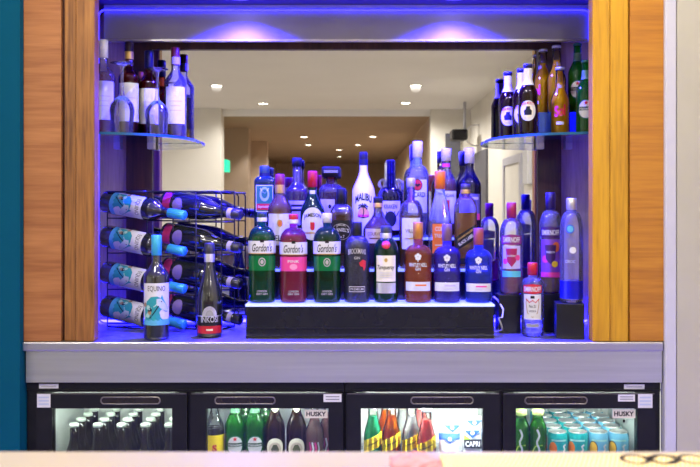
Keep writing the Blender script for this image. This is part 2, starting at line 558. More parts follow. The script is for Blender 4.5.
for k, yy in enumerate((-6.2, -8.6)):
    light('corridor_uplight_beam', 'SPOT', (-1.40, yy + 0.25, 2.3), 10, WARM, spot_size=R(100), spot_blend=0.6, shadow_soft_size=0.04)
s = MB().box(1.07, 1.25, -4.60, -4.57, 0, 2.2, mat('grey_door', (0.10, 0.10, 0.12), 0.4, var=0.1)); struct('door_1', s)
s = MB().box(1.355, 1.38, -4.1, -3.2, 0, 1.92, mat('grey_door', (0.1, 0.1, 0.12), 0.4)); struct('door_2', s)
s = MB()
for a, b in ((-2.15, -2.08), (-1.35, -1.28)): s.box(1.35, 1.38, a, b, 0, 1.75, WHITETRIM)
s.box(1.35, 1.38, -2.079, -1.351, 1.68, 1.75, WHITETRIM).box(1.365, 1.38, -2.079, -1.351, 0, 1.679, WALLM)
struct('door_3', s)
s = MB().box(1.335, 1.38, -1.10, -0.92, 1.48, 1.83, WHITE); o = s.build('wall_heater', bevel=0.01)
tag(o, 'white rounded box fixed to the side wall reflected in the mirror', 'wall box')
s = MB().box(-1.72, -1.66, -5.2, -4.9, 1.75, 1.9, EXITM); o = s.build('exit_sign')
tag(o, 'green lit sign beyond the doorway reflected in the mirror', 'sign')
t = thing('projector', 'small black projector hung from a white pole, reflected in the mirror', 'projector', (1.22, -3.9, 0))
MB().tube([(0, 0, 2.17), (0, 0, CEIL)], 0.018, WHITETRIM).build('pole', t)
MB().box(-0.16, 0.02, -0.14, 0.14, 2.06, 2.18, BLACK).build('body', t, bevel=0.02)
MB().tube([(0.13 + 0.12 * math.cos(a * PI / 12), 0.0, 2.12 + 0.12 * math.sin(a * PI / 12)) for a in range(24)], 0.008, SILVER, closed=True).build('cable_coil', t)

for k, (x, y, z, w) in enumerate(DOWN):
    t = thing('downlight', 'round recessed ceiling downlight glowing warm white', 'downlight', (x, y, z), 0, 'ceiling downlights')
    MB().lathe([(0.052, -0.002), (0.07, -0.006), (0.072, 0.0)], WHITETRIM).build('trim_ring', t)
    MB().lathe([(0, -0.001), (0.053, -0.0015)], LAMPM).build('lamp', t)
for k, (x, y) in enumerate(SPOTS):
    t = thing('alcove_spotlight', ['small blue recessed spotlight over the wine rack side of the alcove',
                                   'small blue recessed spotlight over the right half of the riser'][k], 'spotlight', (x, y, 1.9705), 0, 'blue alcove spotlights')
    MB().lathe([(0.026, -0.001), (0.034, -0.006), (0.036, 0.0)], SILVER).build('trim_ring', t)
    MB().lathe([(0, -0.001), (0.027, -0.0015)], BLUELAMP).build('lamp', t)

# ------------------------------------------------------------------ mirror, LED strip, counter
t = thing('wall_mirror', 'large dark framed mirror filling the alcove behind the bottles', 'mirror', (0, YM, CT))
mx0, mx1, mz1 = X(153, YM), X(537, YM), Z(50, YM)
MB().box(mx0, mx1, 0.0, 0.012, 0.002, mz1 - CT, MIRROR).build('mirror_glass', t)
fr = MB()
fr.box(mx0 - 0.088, mx0 - 0.0005, -0.012, 0.018, 0.002, mz1 - CT + 0.09, DARKWOOD)
fr.box(mx1 + 0.0005, mx1 + 0.08, -0.012, 0.018, 0.002, mz1 - CT + 0.09, DARKWOOD)
fr.box(mx0 - 0.0005, mx1 + 0.0005, -0.012, 0.018, mz1 - CT, mz1 - CT + 0.09, DARKWOOD)
fr.build('frame', t)

pts = []
YL = 2.795
lx0, lx1, lz0, lz1, lr = X(98.5, YL), X(590, YL), CT + 0.008, Z(10, YL), 0.022
for cx, cz, a0 in ((lx1 - lr, lz1 - lr, 0), (lx0 + lr, lz1 - lr, 90), (lx0 + lr, lz0 + lr, 180), (lx1 - lr, lz0 + lr, 270)):
    for k in range(7):
        a = R(a0 + 15 * k); pts.append((cx + lr * math.cos(a), YL, cz + lr * math.sin(a)))
rx0, rx1 = X(246, 2.525) - 0.012, X(494, 2.525) + 0.012
order = [(rx1, YL, lz0)] + pts[21:28] + pts[0:21] + [(rx0, YL, lz0)]
t = thing('led_light_strip', 'thin glowing blue light strip looping round the inside of the alcove', 'light strip', (0, 0, 0))
MB().tube(order, 0.0028, BLUELED, 6).build('rope_light', t)
for a, b in ((ax0 + 0.02, rx0 - 0.01), (rx1 + 0.01, ax1 - 0.02)):
    MB().box(a, b, YM - 0.018, YM - 0.0135, CT + 0.001, CT + 0.009, BLUETAPE).build('led_tape', t)

t = thing('back_bar_counter', 'brushed stainless steel counter with deep front apron under the bottles', 'counter', (0, 0, 0))
s = MB().box(X(22, 2.45), X(663.5, 2.45), 2.45, 2.93, CT - 0.027, CT, STEELTOP); s.build('worktop', t, bevel=0.004)
s = MB().box(X(26, 2.46), X(662, 2.46), 2.46, 2.48, Z(382.5, 2.46), CT - 0.0275, STEEL); s.build('apron', t)

# ------------------------------------------------------------------ riser
def riser():
    x0, x1 = X(246, 2.525), X(494, 2.525)
    t = thing('bottle_riser', 'long black three step bottle riser with glowing white step edges', 'display riser', ((x0 + x1) / 2, 2.525, CT))
    w = (x1 - x0) / 2
    for k, (ya, yb, h) in enumerate(((0, 0.125, 0.10), (0.126, 0.235, 0.195), (0.236, 0.34, 0.29))):
        st = MB().box(-w, w, ya, yb, 0.0005, h - 0.0065, BLACKGLOSS)
        if k == 0:
            st.box(-w, w, -0.004, 0.0, 0.0, 0.006, BLACK).box(-w, w, -0.0025, 0.0, 0.028, 0.031, BLACK)
        b = st.build('step', t)
        MB().box(-w - 0.002, w + 0.002, ya - 0.002, yb, h - 0.006, h, STEPLED).build('lit_top', b)
    return t


riser()
ST = [CT + 0.1, CT + 0.195, CT + 0.29]


# ------------------------------------------------------------------ bottles
def bprof(H, Rb, hs, hn, rn, shape='round', top=None, inset=0.0, level=None, flare=None):
    """(radius, z) outline; level cuts it for the liquid"""
    top = H - 0.004 if top is None else top
    i = inset
    pts = [(0, 0.003 + i), (Rb * 0.86 - i, 0.001 + i), (Rb * 0.96 - i, 0.003 + i), (Rb - i, 0.010 + i)]
    for z in (0.33, 0.66, 1.0):
        pts.append((Rb - i, 0.010 + (hs - 0.010) * z))
    for k in range(1, 11):
        u = k / 10
        if shape == 'round':
            c = math.cos(u * PI / 2); r = rn + (Rb - rn) * c; z = hs + (hn - hs) * math.sin(u * PI / 2) ** 1.15
        elif shape == 'slope':
            r = rn + (Rb - rn) * (0.5 + 0.5 * math.cos(PI * u)); z = hs + (hn - hs) * u
        elif shape == 'wine':
            r = rn + (Rb - rn) * (0.5 + 0.5 * math.cos(PI * u ** 0.85)) ** 0.85; z = hs + (hn - hs) * u ** 0.95
        elif shape == 'cone':
            r = Rb + (rn - Rb) * u; z = hs + (hn - hs) * u
        pts.append((r - i, z))
    pts.append((rn - i, top))
    if level is not None:
        out = []
        for (ra, za), (rb, zb) in zip(pts, pts[1:]):
            out.append((ra, za))
            if zb >= level:
                q = (level - za) / max(zb - za, 1e-6)
                rr = ra + (rb - ra) * q
                out += [(rr, level), (0, level)]
                return out
        pts = out + [pts[-1]]
    pts.append((0, pts[-1][1] + 0.0005))
    return pts


def bottle(name, label, cat, loc, H, Rb, hs, hn, rn, shape='round', gl=None, liquid=None, level=0.8, sq=2.0, cap=None,
           draw=None, neck=None, rz=None, group=None, extra=None, n=28, finish=True):
    """hs,hn,level as fractions of H. cap=(height, radius, material, mode); draw(label MB, wrap, H, Rb) paints the label(s)"""
    if rz is None: rz = face_cam(loc[0], loc[1])
    t = thing(name, label, cat, loc, rz, group)
    hs, hn, lv = hs * H, hn * H, level * H
    ch = cap[0] if cap else 0
    MB().lathe(bprof(H, Rb, hs, hn, rn, shape, top=H - (0.004 if cap else 0)), gl, n, sq).build('glass_body', t)
    if liquid:
        MB().lathe(bprof(H, Rb, hs, hn, rn, shape, inset=0.0028, level=min(lv, H - ch - 0.004)), liquid, n, sq).build('liquid', t)
    if cap:
        c = MB(); r = cap[1]; z0 = H - cap[0]
        c.lathe([(rn + 0.0004, z0), (r, z0 + 0.0006), (r, H - 0.0025), (r - 0.002, H), (0, H)], cap[2], 18, 4.0 if (len(cap) > 3 and cap[3] == 'square') else 2.0)
        if len(cap) > 3 and cap[3] not in (None, 'square'):
            c.lathe([(r + 0.0004, z0 + 0.001), (r + 0.0005, z0 + cap[0] * 0.42), (r + 0.0003, z0 + cap[0] * 0.44)], cap[3], 18)
        if len(cap) > 4:
            cap[4](c, cyl_wrap(r + 0.0006) if cap[3] != 'square' else flat_wrap(-r - 0.0006), z0)
        c.build('cap', t)
    if neck:
        for nm, za, zb, m_ in neck:
            pr = []
            for k in range(7):
                z = H * (za + (zb - za) * k / 6)
                pr.append((rad_at(H, Rb, hs, hn, rn, shape, z) + 0.0007, z))
            MB().lathe(pr, m_, n, sq).build(nm, t)
    if draw:
        draw(t, H, Rb)
    if extra:
        extra(t, H, Rb)
    return t


def rad_at(H, Rb, hs, hn, rn, shape, z):
    p = bprof(H, Rb, hs, hn, rn, shape)[3:-1]
    for (ra, za), (rb, zb) in zip(p, p[1:]):
        if za <= z <= zb:
            return ra + (rb - ra) * (z - za) / max(zb - za, 1e-9)
    return rn


def wr(Rb, square=0):
    """a surface just outside a bottle of radius Rb; square = its cross-section's exponent"""
    if not square:
        return cyl_wrap(Rb + 0.0007)
    p = 6.0 if square is True else square
    r = Rb + 0.0008
    if p > 4:
        def w(x, z, e=0.0):
            u = max(-0.985, min(0.985, x / r))
            return (x, -r * (1 - abs(u) ** p) ** (1 / p) - e, z)
        return w

    def w2(x, z, e=0.0):
        a = x / r / 1.04
        c, sn = math.cos(a), math.sin(a)
        q = (abs(c) ** p + abs(sn) ** p) ** (-1 / p)
        return ((r * q + e) * sn, -(r * q + e) * c, z)
    return w2


def at(px, ytop, Y, base):
    """thing's base point and height"""
    return (X(px, Y), Y, base), Z(ytop, Y) - base


E1, E2, E3 = 0.0005, 0.0009, 0.0013


# ---- front step: gins
def gordon(px, ytop, tint, capm, liq, band, label):
    loc, H = at(px, ytop, 2.592, ST[0])

    def draw(t, H, Rb):
        w = wr(Rb, 2.6)
        b = MB().patch(w, -0.062, 0.062, 0.55 * H, 0.685 * H, WHITE, 22)
        b.text(w, "Gordon's", 0, 0.612 * H, 0.061, 0.024, INK, E1, shear=0.3, bold=0.01)
        b.patch(w, -0.006, 0.006, 0.668 * H, 0.70 * H, INK, 4, E1)
        b.patch(w, -0.062, 0.062, 0.543 * H, 0.55 * H, GOLD, 22)
        b.build('label', t)
        c = MB().patch(w, -0.05, 0.05, 0.36 * H, 0.52 * H, band, 20)
        if band is PINKP:
            c.text(w, "PINK", 0, 0.47 * H, 0.035, 0.008, WHITE, E1)
            c.ell(w, 0, 0.41 * H, 0.012, 0.009, mat('pale_pink', (0.8, 0.3, 0.5), 0.4), E1)
        else:
            c.ell(w, 0, 0.455 * H, 0.011, 0.013, SILVER, E1)
            c.ell(w, 0, 0.455 * H, 0.008, 0.010, band, E2)
            c.ell(w, 0, 0.455 * H, 0.005, 0.007, SILVER, E3)
        c.build('lower_label', t)
        d = MB().text(w, "LONDON", 0, 0.135 * H, 0.03, 0.006, SILVER, 0.0, bold=0.02)
        d.text(w, "DRY GIN", 0, 0.105 * H, 0.034, 0.006, SILVER, 0.0, bold=0.02)
        d.build('base_lettering', t)
    return bottle('gin_bottle', label, 'bottle', loc, H, 0.0415, 0.70, 0.845, 0.0125, 'round', tint, liq, 0.76, 2.6,
                  (0.030, 0.0150, capm, WHITE if capm is not WHITE else None), draw, rz=face_cam(loc[0], loc[1]), group='gins on the front step of the riser')


GREENBAND = glass('green_band', (0.02, 0.42, 0.12), haze=0.75)
gordon(262, 212, G_GORDON, mat('dark_green_cap', (0.02, 0.05, 0.05), 0.3, var=0.1), L_GREEN, GREENBAND, 'green gin bottle with dark cap at the left end of the riser front step')
gordon(293.5, 214, G_PINK, REDCAP, L_PINK, PINKP, 'pink gin bottle with red cap on the riser front step')
gordon(327, 213, G_DKGREEN, WHITE, L_GREEN, GREENBAND, 'green gin bottle with white cap beside the black dimpled bottle')


def black_gin():
    loc, H = at(357, 222, 2.592, ST[0])

    def draw(t, H, Rb):
        w = wr(Rb)
        b = MB().text(w, "BROCKMANS", 0, 0.63 * H, 0.058, 0.016, SILVER, 0, arc=0.004)
        b.text(w, "GIN", 0, 0.56 * H, 0.018, 0.008, SILVER, 0)
        b.build('label', t)
        c = MB().poly(w, [(0.006, 0.50 * H), (0.018, 0.54 * H), (0.030, 0.52 * H), (0.028, 0.44 * H), (0.022, 0.40 * H), (0.018, 0.45 * H), (0.010, 0.46 * H)], RED)
        c.build('red_emblem', t)
        d = MB().patch(w, -0.026, 0.026, 0.14 * H, 0.21 * H, SILVER, 8).patch(w, -0.024, 0.024, 0.15 * H, 0.20 * H, INK, 8, E1)
        d.text(w, "PREMIUM", 0, 0.175 * H, 0.04, 0.007, SILVER, E2)
        d.build('base_label', t)
        k = MB().ell(w, 0, 0, 0, 0, SILVER) if False else MB()
        k.tube([(0.016 * math.cos(a * PI / 8), 0.016 * math.sin(a * PI / 8) , 0.76 * H) for a in range(16)], 0.0012, SILVER, 5, True)
        k.build('neck_seal', t)
    bottle('gin_bottle', 'black dimpled gin bottle with red emblem between two green bottles', 'bottle', loc, H, 0.0395, 0.68, 0.83, 0.0145, 'round',
           mat('dimpled_black_glass', (0.02, 0.02, 0.035), 0.22, bump=1.0, vscale=160, var=0.3), None, cap=(0.05, 0.0155, INK), draw=draw, group='gins on the front step of the riser')


black_gin()


def tanq():
    loc, H = at(386, 226, 2.592, ST[0])

    def draw(t, H, Rb):
        w = wr(Rb)
        b = MB().patch(w, -0.033, 0.033, 0.28 * H, 0.62 * H, CREAMP, 16)
        b.text(w, "Tanqueray", 0, 0.46 * H, 0.056, 0.017, INK, E1, shear=0.35)
        b.ell(w, 0, 0.56 * H, 0.005, 0.006, GOLD, E1)
        for k in range(3): b.patch(w, -0.02, 0.02, (0.39 - 0.03 * k) * H, (0.40 - 0.03 * k) * H, SILVER, 6, E1)
        b.build('label', t)
        MB().patch(w, -0.033, 0.033, 0.13 * H, 0.265 * H, SILVER, 16).build('base_label', t)
        w2 = wr(Rb * 0.84)
        MB().ell(cyl_wrap(Rb * 0.90), 0, 0.0, 0.0, 0.0, RED)
        v = MB()
        # red wax seal standing on the sloping shoulder
        v.lathe([(0, 0.005), (0.012, 0.004), (0.0135, 0.002), (0.013, 0)], RED, 16)
        o = v.build('seal', t, loc=(0, -Rb * 0.93, 0.755 * H), rot=(R(64), 0, 0))
    bottle('gin_bottle', 'dark green gin bottle with cream label and round red seal', 'bottle', loc, H, 0.0375, 0.66, 0.84, 0.0155, 'round',
           G_DKGREEN, L_GREEN, 0.7, cap=(0.038, 0.0165, mat('dark_grey_cap', (0.03, 0.04, 0.05), 0.3), SILVER), draw=draw, group='gins on the front step of the riser')


tanq()


def whitley(px, ytop, gl, liq, capm, accent, label):
    loc, H = at(px, ytop, 2.592, ST[0])

    def draw(t, H, Rb):
        w = wr(Rb, 2.5)
        b = MB()
        for k in range(5):
            a = k * 2 * PI / 5 + PI / 2
            b.ell(w, 0.006 * math.cos(a), 0.575 * H + 0.006 * math.sin(a), 0.005, 0.005, WHITE, 0, 10, 1)
        b.patch(w, -0.0015, 0.0015, 0.515 * H, 0.57 * H, WHITE, 2)
        b.text(w, "WHITLEY NEILL", 0, 0.475 * H, 0.056, 0.0115, WHITE, 0, bold=0.02)
        b.text(w, "GIN", 0, 0.425 * H, 0.016, 0.0095, WHITE, 0, bold=0.02)
        b.build('lettering', t)
        c = MB().patch(w, -0.042, 0.042, 0.155 * H, 0.265 * H, WHITE, 18)
        c.text(w, "FLAVOUR", 0.006, 0.225 * H, 0.034, 0.006, accent, E1) if False else c.patch(w, -0.008, 0.026, 0.215 * H, 0.235 * H, accent, 6, E1)
        c.patch(w, -0.012, 0.030, 0.18 * H, 0.192 * H, SILVER, 6, E1)
        c.build('label', t)
    return bottle('gin_bottle', label, 'bottle', loc, H, 0.0415, 0.60, 0.715, 0.0145, 'round', gl, liq, 0.6, 2.5,
                  (0.052, 0.0155, capm), draw, group='gins on the front step of the riser')


RGLASS = glass('glass_amber_orange', (0.80, 0.24, 0.05), haze=0.25, bend=0.35, hammer=0.6)
whitley(418, 222, RGLASS, L_ORANGE, mat('copper_cap', (0.62, 0.26, 0.05), 0.35, 0.4), ORANGEP, 'amber orange gin bottle with copper cap and white base label')
whitley(447, 224, G_PURPLE, None, mat('violet_cap', (0.16, 0.08, 0.16), 0.4), LILACP, 'deep violet gin bottle between the orange and blue ones')
whitley(478.5, 228, G_BLUE, None, mat('red_wood_cap', (0.32, 0.07, 0.08), 0.4), PINKP, 'blue gin bottle at the right end of the riser front step')


# ---- middle step
def mid(px, ytop, Y=2.705):
    return at(px, ytop, Y, ST[1])


def bells():
    loc, H = mid(280, 174)

    def draw(t, H, Rb):
        w = wr(Rb)
        b = MB().patch(w, -0.045, 0.045, 0.25 * H, 0.58 * H, WHITE, 18)
        b.text(w, "BELL'S", 0, 0.325 * H, 0.058, 0.02, NAVY, E1, bold=0.02)
        b.ell(w, 0, 0.48 * H, 0.009, 0.012, GOLD, E1)
        b.patch(w, -0.005, 0.005, 0.455 * H, 0.50 * H, ORANGEP, 4, E2)
        b.build('label', t)
    bottle('whisky_bottle', 'amber whisky bottle with crimson cap and white label behind the pink gin', 'bottle', loc, H, 0.0385, 0.62, 0.82, 0.0135, 'slope',
           G_WRAP, L_AMBER, 0.78, cap=(0.062, 0.0152, mat('crimson_cap', (0.25, 0.02, 0.05), 0.3), GOLD), draw=draw, group='spirits on the middle step of the riser')


bells()


def jameson():
    loc, H = mid(312.5, 171)

    def draw(t, H, Rb):
        w = wr(Rb)
        b = MB().ell(w, 0, 0.46 * H, 0.040, 0.052, WHITE, 0, 26)
        b.text(w, "JAMESON", 0, 0.525 * H, 0.059, 0.016, INK, E1, arc=0.006, bold=0.02)
        b.patch(w, -0.007, 0.007, 0.42 * H, 0.475 * H, RED, 4, E1)
        b.ell(w, 0, 0.42 * H, 0.007, 0.008, RED, E1)
        b.patch(w, -0.03, 0.03, 0.36 * H, 0.375 * H, GOLD, 8, E1)
        b.build('label', t)
        n = MB().patch(cyl_wrap(0.0155), -0.009, 0.009, 0.70 * H, 0.80 * H, WHITE, 6)
        n.ell(cyl_wrap(0.0155), 0, 0.72 * H, 0.006, 0.007, RED, E1)
        n.build('neck_label', t)
    bottle('whisky_bottle', 'green whiskey bottle with red cap and oval white label', 'bottle', loc, H, 0.0395, 0.56, 0.80, 0.0140, 'slope',
           G_DKGREEN, L_DKAMBER, 0.72, cap=(0.052, 0.0158, REDCAP), draw=draw, group='spirits on the middle step of the riser')


jameson()


def jack():
    loc, H = mid(341, 188)

    def draw(t, H, Rb):
        w = wr(Rb, True)
        b = MB().patch(w, -0.034, 0.034, 0.20 * H, 0.60 * H, INK)
        b.ell(w, 0, 0.46 * H, 0.030, 0.026, SILVER, E1).ell(w, 0, 0.46 * H, 0.029, 0.025, INK, E2)
        b.text(w, "JACK", 0, 0.53 * H, 0.03, 0.009, WHITE, E3, arc=0.003)
        b.text(w, "DANIEL'S", 0, 0.47 * H, 0.05, 0.012, WHITE, E3, arc=0.004)
        b.text(w, "No.7", 0, 0.40 * H, 0.022, 0.010, WHITE, E3)
        b.build('label', t)
    bottle('whisky_bottle', 'square black label whiskey bottle behind the white capped green gin', 'bottle', loc, H, 0.0355, 0.66, 0.80, 0.0135, 'round',
           G_WRAP, L_DKAMBER, 0.70, 6.0, cap=(0.055, 0.0150, INK), draw=draw, group='spirits on the middle step of the riser')


jack()


def brandy():
    loc, H = mid(378, 197)

    def draw(t, H, Rb):
        w = wr(Rb)
        b = MB().patch(w, -0.046, 0.046, 0.36 * H, 0.56 * H, mat('aged_label', (0.55, 0.46, 0.38), 0.5, var=0.08), 20)
        b.text(w, "COURVOISIER", 0, 0.49 * H, 0.07, 0.011, BROWNP, E1, bold=0.01)
        b.patch(w, -0.03, 0.03, 0.42 * H, 0.435 * H, BROWNP, 10, E1)
        b.build('label', t)
    bottle('brandy_bottle', 'broad shouldered brown brandy bottle in front of the white rum bottle', 'bottle', loc, H, 0.048, 0.52, 0.80, 0.0135, 'slope',
           G_WRAP, L_DKAMBER, 0.72, cap=(0.034, 0.0155, INK, GOLD), draw=draw, group='spirits on the middle step of the riser')


brandy()


def villa():
    loc, H = mid(411, 178, 2.70)

    def draw(t, H, Rb):
        w = wr(Rb)
        b = MB().patch(w, -0.032, 0.032, 0.22 * H, 0.56 * H, WHITE, 14)
        b.text(w, "VILLA", 0, 0.42 * H, 0.036, 0.011, BROWNP, E1)
        b.patch(w, -0.02, 0.02, 0.33 * H, 0.34 * H, GOLD, 6, E1)
        b.build('label', t)
    bottle('liqueur_bottle', 'clear bottle of amber liqueur with plain white label below the white capped rum', 'bottle', loc, H, 0.0385, 0.60, 0.76, 0.0125, 'round',
           G_WRAP, L_AMBER, 0.585, cap=(0.03, 0.0138, mat('cork_silver', (0.55, 0.52, 0.55), 0.35, 0.4)), draw=draw, group='spirits on the middle step of the riser')


villa()


def coint():
    loc, H = mid(440, 171, 2.70)

    def draw(t, H, Rb):
        w = wr(Rb, 5.0)
        b = MB().patch(w, -0.024, 0.024, 0.16 * H, 0.46 * H, ORANGEP)
        b.text(w, "COIN", -0.0, 0.41 * H, 0.03, 0.014, WHITE, E1)
        b.text(w, "TREAU", 0.0, 0.34 * H, 0.036, 0.012, WHITE, E1)
        b.patch(w, -0.016, 0.016, 0.24 * H, 0.25 * H, WHITE, 4, E1)
        b.build('label', t)
    bottle('liqueur_bottle', 'clear square liqueur bottle with bright orange cap and orange label', 'bottle', loc, H, 0.038, 0.46, 0.80, 0.0150, 'cone',
           G_CLEAR, L_CLEAR, 0.6, 5.0, cap=(0.058, 0.0175, mat('orange_cap', (0.85, 0.20, 0.01), 0.35)), draw=draw, group='spirits on the middle step of the riser')


coint()


def walker():
    loc, H = mid(465.5, 184, 2.70)

    def draw(t, H, Rb):
        w = wr(Rb, True)
        b = MB().poly(w, [(-0.034, 0.20 * H), (0.034, 0.36 * H), (0.034, 0.53 * H), (-0.034, 0.37 * H)], INK)
        b.text(w, "JOHNNIE WALKER", 0, 0.40 * H, 0.058, 0.008, GOLD, E1, rot=R(35), bold=0.02)
        b.text(w, "BLACK LABEL", 0.002, 0.345 * H, 0.056, 0.010, WHITE, E1, rot=R(35), bold=0.02)
        b.patch(w, -0.030, 0.030, 0.06 * H, 0.13 * H, INK, 4)
        b.build('label', t)
    bottle('whisky_bottle', 'square amber whisky bottle with slanted black label', 'bottle', loc, H, 0.0365, 0.70, 0.85, 0.0140, 'round',
           G_WRAP, glass('whisky_gold', (0.85, 0.34, 0.004), 1.1, haze=0.55), 0.66, 6.0, cap=(0.032, 0.0155, mat('smoke_cap', (0.05, 0.04, 0.05), 0.3), GOLD), draw=draw, group='spirits on the middle step of the riser')


walker()


# ---- back step
def back(px, ytop, Y=2.808):
    return at(px, ytop, Y, ST[2])


def jager():
    loc, H = back(264.5, 166)

    def draw(t, H, Rb):
        w = wr(Rb, True)
        b = MB().patch(w, -0.028, 0.028, 0.360 * H, 0.730 * H, WHITE).patch(w, -0.026, 0.026, 0.373 * H, 0.717 * H, GREENP, 4, E1)
        b.ell(w, 0, 0.605 * H, 0.016, 0.024, mat('pale_green', (0.35, 0.5, 0.42), 0.4), E2)
        b.ell(w, 0, 0.610 * H, 0.010, 0.015, GREENP, E3)
        b.stroke(w, [(-0.014, 0.687 * H), (-0.006, 0.635 * H), (0, 0.618 * H), (0.006, 0.635 * H), (0.014, 0.687 * H)], 0.003, WHITE, E3)
        b.patch(w, -0.026, 0.026, 0.386 * H, 0.472 * H, RED, 4, E2)
        b.text(w, "Jägermeister", 0, 0.429 * H, 0.044, 0.010, WHITE, E3)
        b.build('label', t)
    bottle('liqueur_bottle', 'dark green square liqueur bottle with green emblem label at back left of riser', 'bottle', loc, H, 0.034, 0.77, 0.86, 0.0150, 'round',
           mat('dark_green_bottle', (0.006, 0.025, 0.022), 0.1, coat=0.4, var=0.2), None, 0.7, 6.0, cap=(0.042, 0.0168, mat('green_black_cap', (0.02, 0.06, 0.05), 0.35), NAVY), draw=draw, group='spirits on the back step of the riser')


jager()


def purple():
    loc, H = back(297, 158)

    def draw(t, H, Rb):
        w = wr(Rb)
        b = MB().patch(w, -0.034, 0.034, 0.16 * H, 0.46 * H, LILACP, 16)
        b.patch(w, -0.022, 0.022, 0.33 * H, 0.415 * H, NAVY, 10, E1)
        b.patch(w, -0.017, 0.017, 0.36 * H, 0.385 * H, LILACP, 8, E2)
        b.build('label', t)
    bottle('liqueur_bottle', 'clear bottle of plum coloured liqueur with flared neck and navy cap', 'bottle', loc, H, 0.0395, 0.56, 0.72, 0.0140, 'slope',
           G_WRAP, L_PURPLE, 0.60, cap=(0.028, 0.0165, NAVY), draw=draw, group='spirits on the back step of the riser')


purple()


def disar():
    loc, H = back(331, 167)

    def draw(t, H, Rb):
        w = wr(Rb, 5.0)
        b = MB().patch(w, -0.034, 0.012, 0.20 * H, 0.54 * H, LILACP)
        b.text(w, "ORIGINALE", -0.010, 0.34 * H, 0.03, 0.006, NAVY, E1)
        b.ell(w, -0.004, 0.44 * H, 0.005, 0.007, NAVY, E1)
        b.build('label', t)

    def captext(c, w, z0):
        c.text(w, "DISARONNO", 0, z0 + 0.018, 0.046, 0.009, SILVER, E1, bold=0.02)
    bottle('liqueur_bottle', 'squat decanter style liqueur bottle with wide square black cap', 'bottle', loc, H, 0.040, 0.66, 0.76, 0.0165, 'round',
           G_WRAP, L_DKAMBER, 0.64, 5.0, cap=(0.034, 0.031, INK, 'square', captext), draw=draw, group='spirits on the back step of the riser')


disar()


def malibu():
    loc, H = back(363.5, 152)

    def draw(t, H, Rb):
        w = wr(Rb)
        b = MB().text(w, "MALIBU", 0, 0.435 * H, 0.058, 0.024, NAVY, 0, arc=0.012, bold=0.03)
        b.ell(w, 0.0, 0.27 * H, 0.019, 0.024, mat('sunset_orange', (0.75, 0.33, 0.16), 0.4), 0, 20, 3, 0, PI)
        b.patch(w, -0.019, 0.019, 0.24 * H, 0.27 * H, PINKP, 10)
        b.stroke(w, [(-0.002, 0.25 * H), (0.001, 0.30 * H), (-0.002, 0.36 * H)], 0.003, NAVY, E1)
        for a in (10, 50, 100, 150, 200, 330):
            b.stroke(w, [(-0.002, 0.36 * H), (-0.002 + 0.010 * math.cos(R(a)), 0.36 * H + 0.009 * math.sin(R(a)) + 0.002), (-0.002 + 0.017 * math.cos(R(a)), 0.36 * H + 0.011 * math.sin(R(a)) - 0.003)], 0.0045, NAVY, E1)
        b.stroke(w, [(-0.016, 0.245 * H), (0, 0.235 * H), (0.016, 0.245 * H)], 0.004, NAVY, E1)
        b.build('label', t)
    bottle('rum_bottle', 'opaque white rum bottle with palm tree print and black cap', 'bottle', loc, H, 0.0385, 0.50, 0.80, 0.0130, 'slope',
           MALIBU, None, cap=(0.044, 0.0142, INK, NAVY), draw=draw, group='spirits on the back step of the riser')


malibu()


def kraken():
    loc, H = back(390.5, 160)

    def draw(t, H, Rb):
        w = wr(Rb)
        b = MB().patch(w, -0.036, 0.036, 0.10 * H, 0.47 * H, LILACP, 16)
        b.text(w, "KRAKEN", 0, 0.40 * H, 0.044, 0.014, NAVY, E1)
        b.ell(w, 0, 0.24 * H, 0.020, 0.026, NAVY, E1)
        for k in range(5):
            x = -0.024 + 0.012 * k
            b.stroke(w, [(x * 0.5, 0.24 * H), (x, 0.30 * H), (x * 1.2, 0.34 * H)], 0.003, NAVY, E1)
        b.build('label', t)
        for sgn in (-1, 1):
            MB().tube([(sgn * (0.026 + 0.010 * math.cos(a * PI / 8)), 0, 0.70 * H + 0.012 * math.sin(a * PI / 8)) for a in range(16)], 0.0035, G_CLEAR, 8, True).build('ring_handle', t)
    bottle('rum_bottle', 'dark rum bottle with two glass ring handles beside its neck', 'bottle', loc, H, 0.0415, 0.52, 0.66, 0.0165, 'round',
           G_SMOKE, L_COLA, 0.62, cap=(0.046, 0.0150, NAVY), draw=draw, group='spirits on the back step of the riser')


kraken()


def bacardi():
    loc, H = back(417.5, 141.5, 2.80)

    def draw(t, H, Rb):
        w = wr(Rb)
        b = MB().patch(w, -0.036, 0.036, 0.26 * H, 0.60 * H, mat('pale_label', (0.66, 0.68, 0.78), 0.5), 16)
        b.ell(w, 0, 0.545 * H, 0.0165, 0.019, INK, E1).ell(w, 0, 0.545 * H, 0.0145, 0.017, RED, E2)
        b.poly(w, [(-0.010, 0.55 * H), (-0.004, 0.56 * H), (0, 0.55 * H), (0.004, 0.56 * H), (0.010, 0.55 * H), (0.005, 0.535 * H), (0, 0.525 * H), (-0.005, 0.535 * H)], INK, E3)
        b.text(w, "BACARDI", 0, 0.445 * H, 0.053, 0.017, INK, E1, bold=0.02)
        for k in range(3): b.patch(w, -0.02, 0.02, (0.385 - 0.03 * k) * H, (0.392 - 0.03 * k) * H, SILVER, 6, E1)
        b.build('label', t)
    bottle('rum_bottle', 'tall clear rum bottle with white cap and round red emblem', 'bottle', loc, H, 0.0375, 0.62, 0.75, 0.0150, 'round',
           G_CLEAR, L_CLEAR, 0.68, cap=(0.054, 0.0165, mat('pearl_cap', (0.72, 0.70, 0.80), 0.3), None), draw=draw, group='spirits on the back step of the riser')


bacardi()


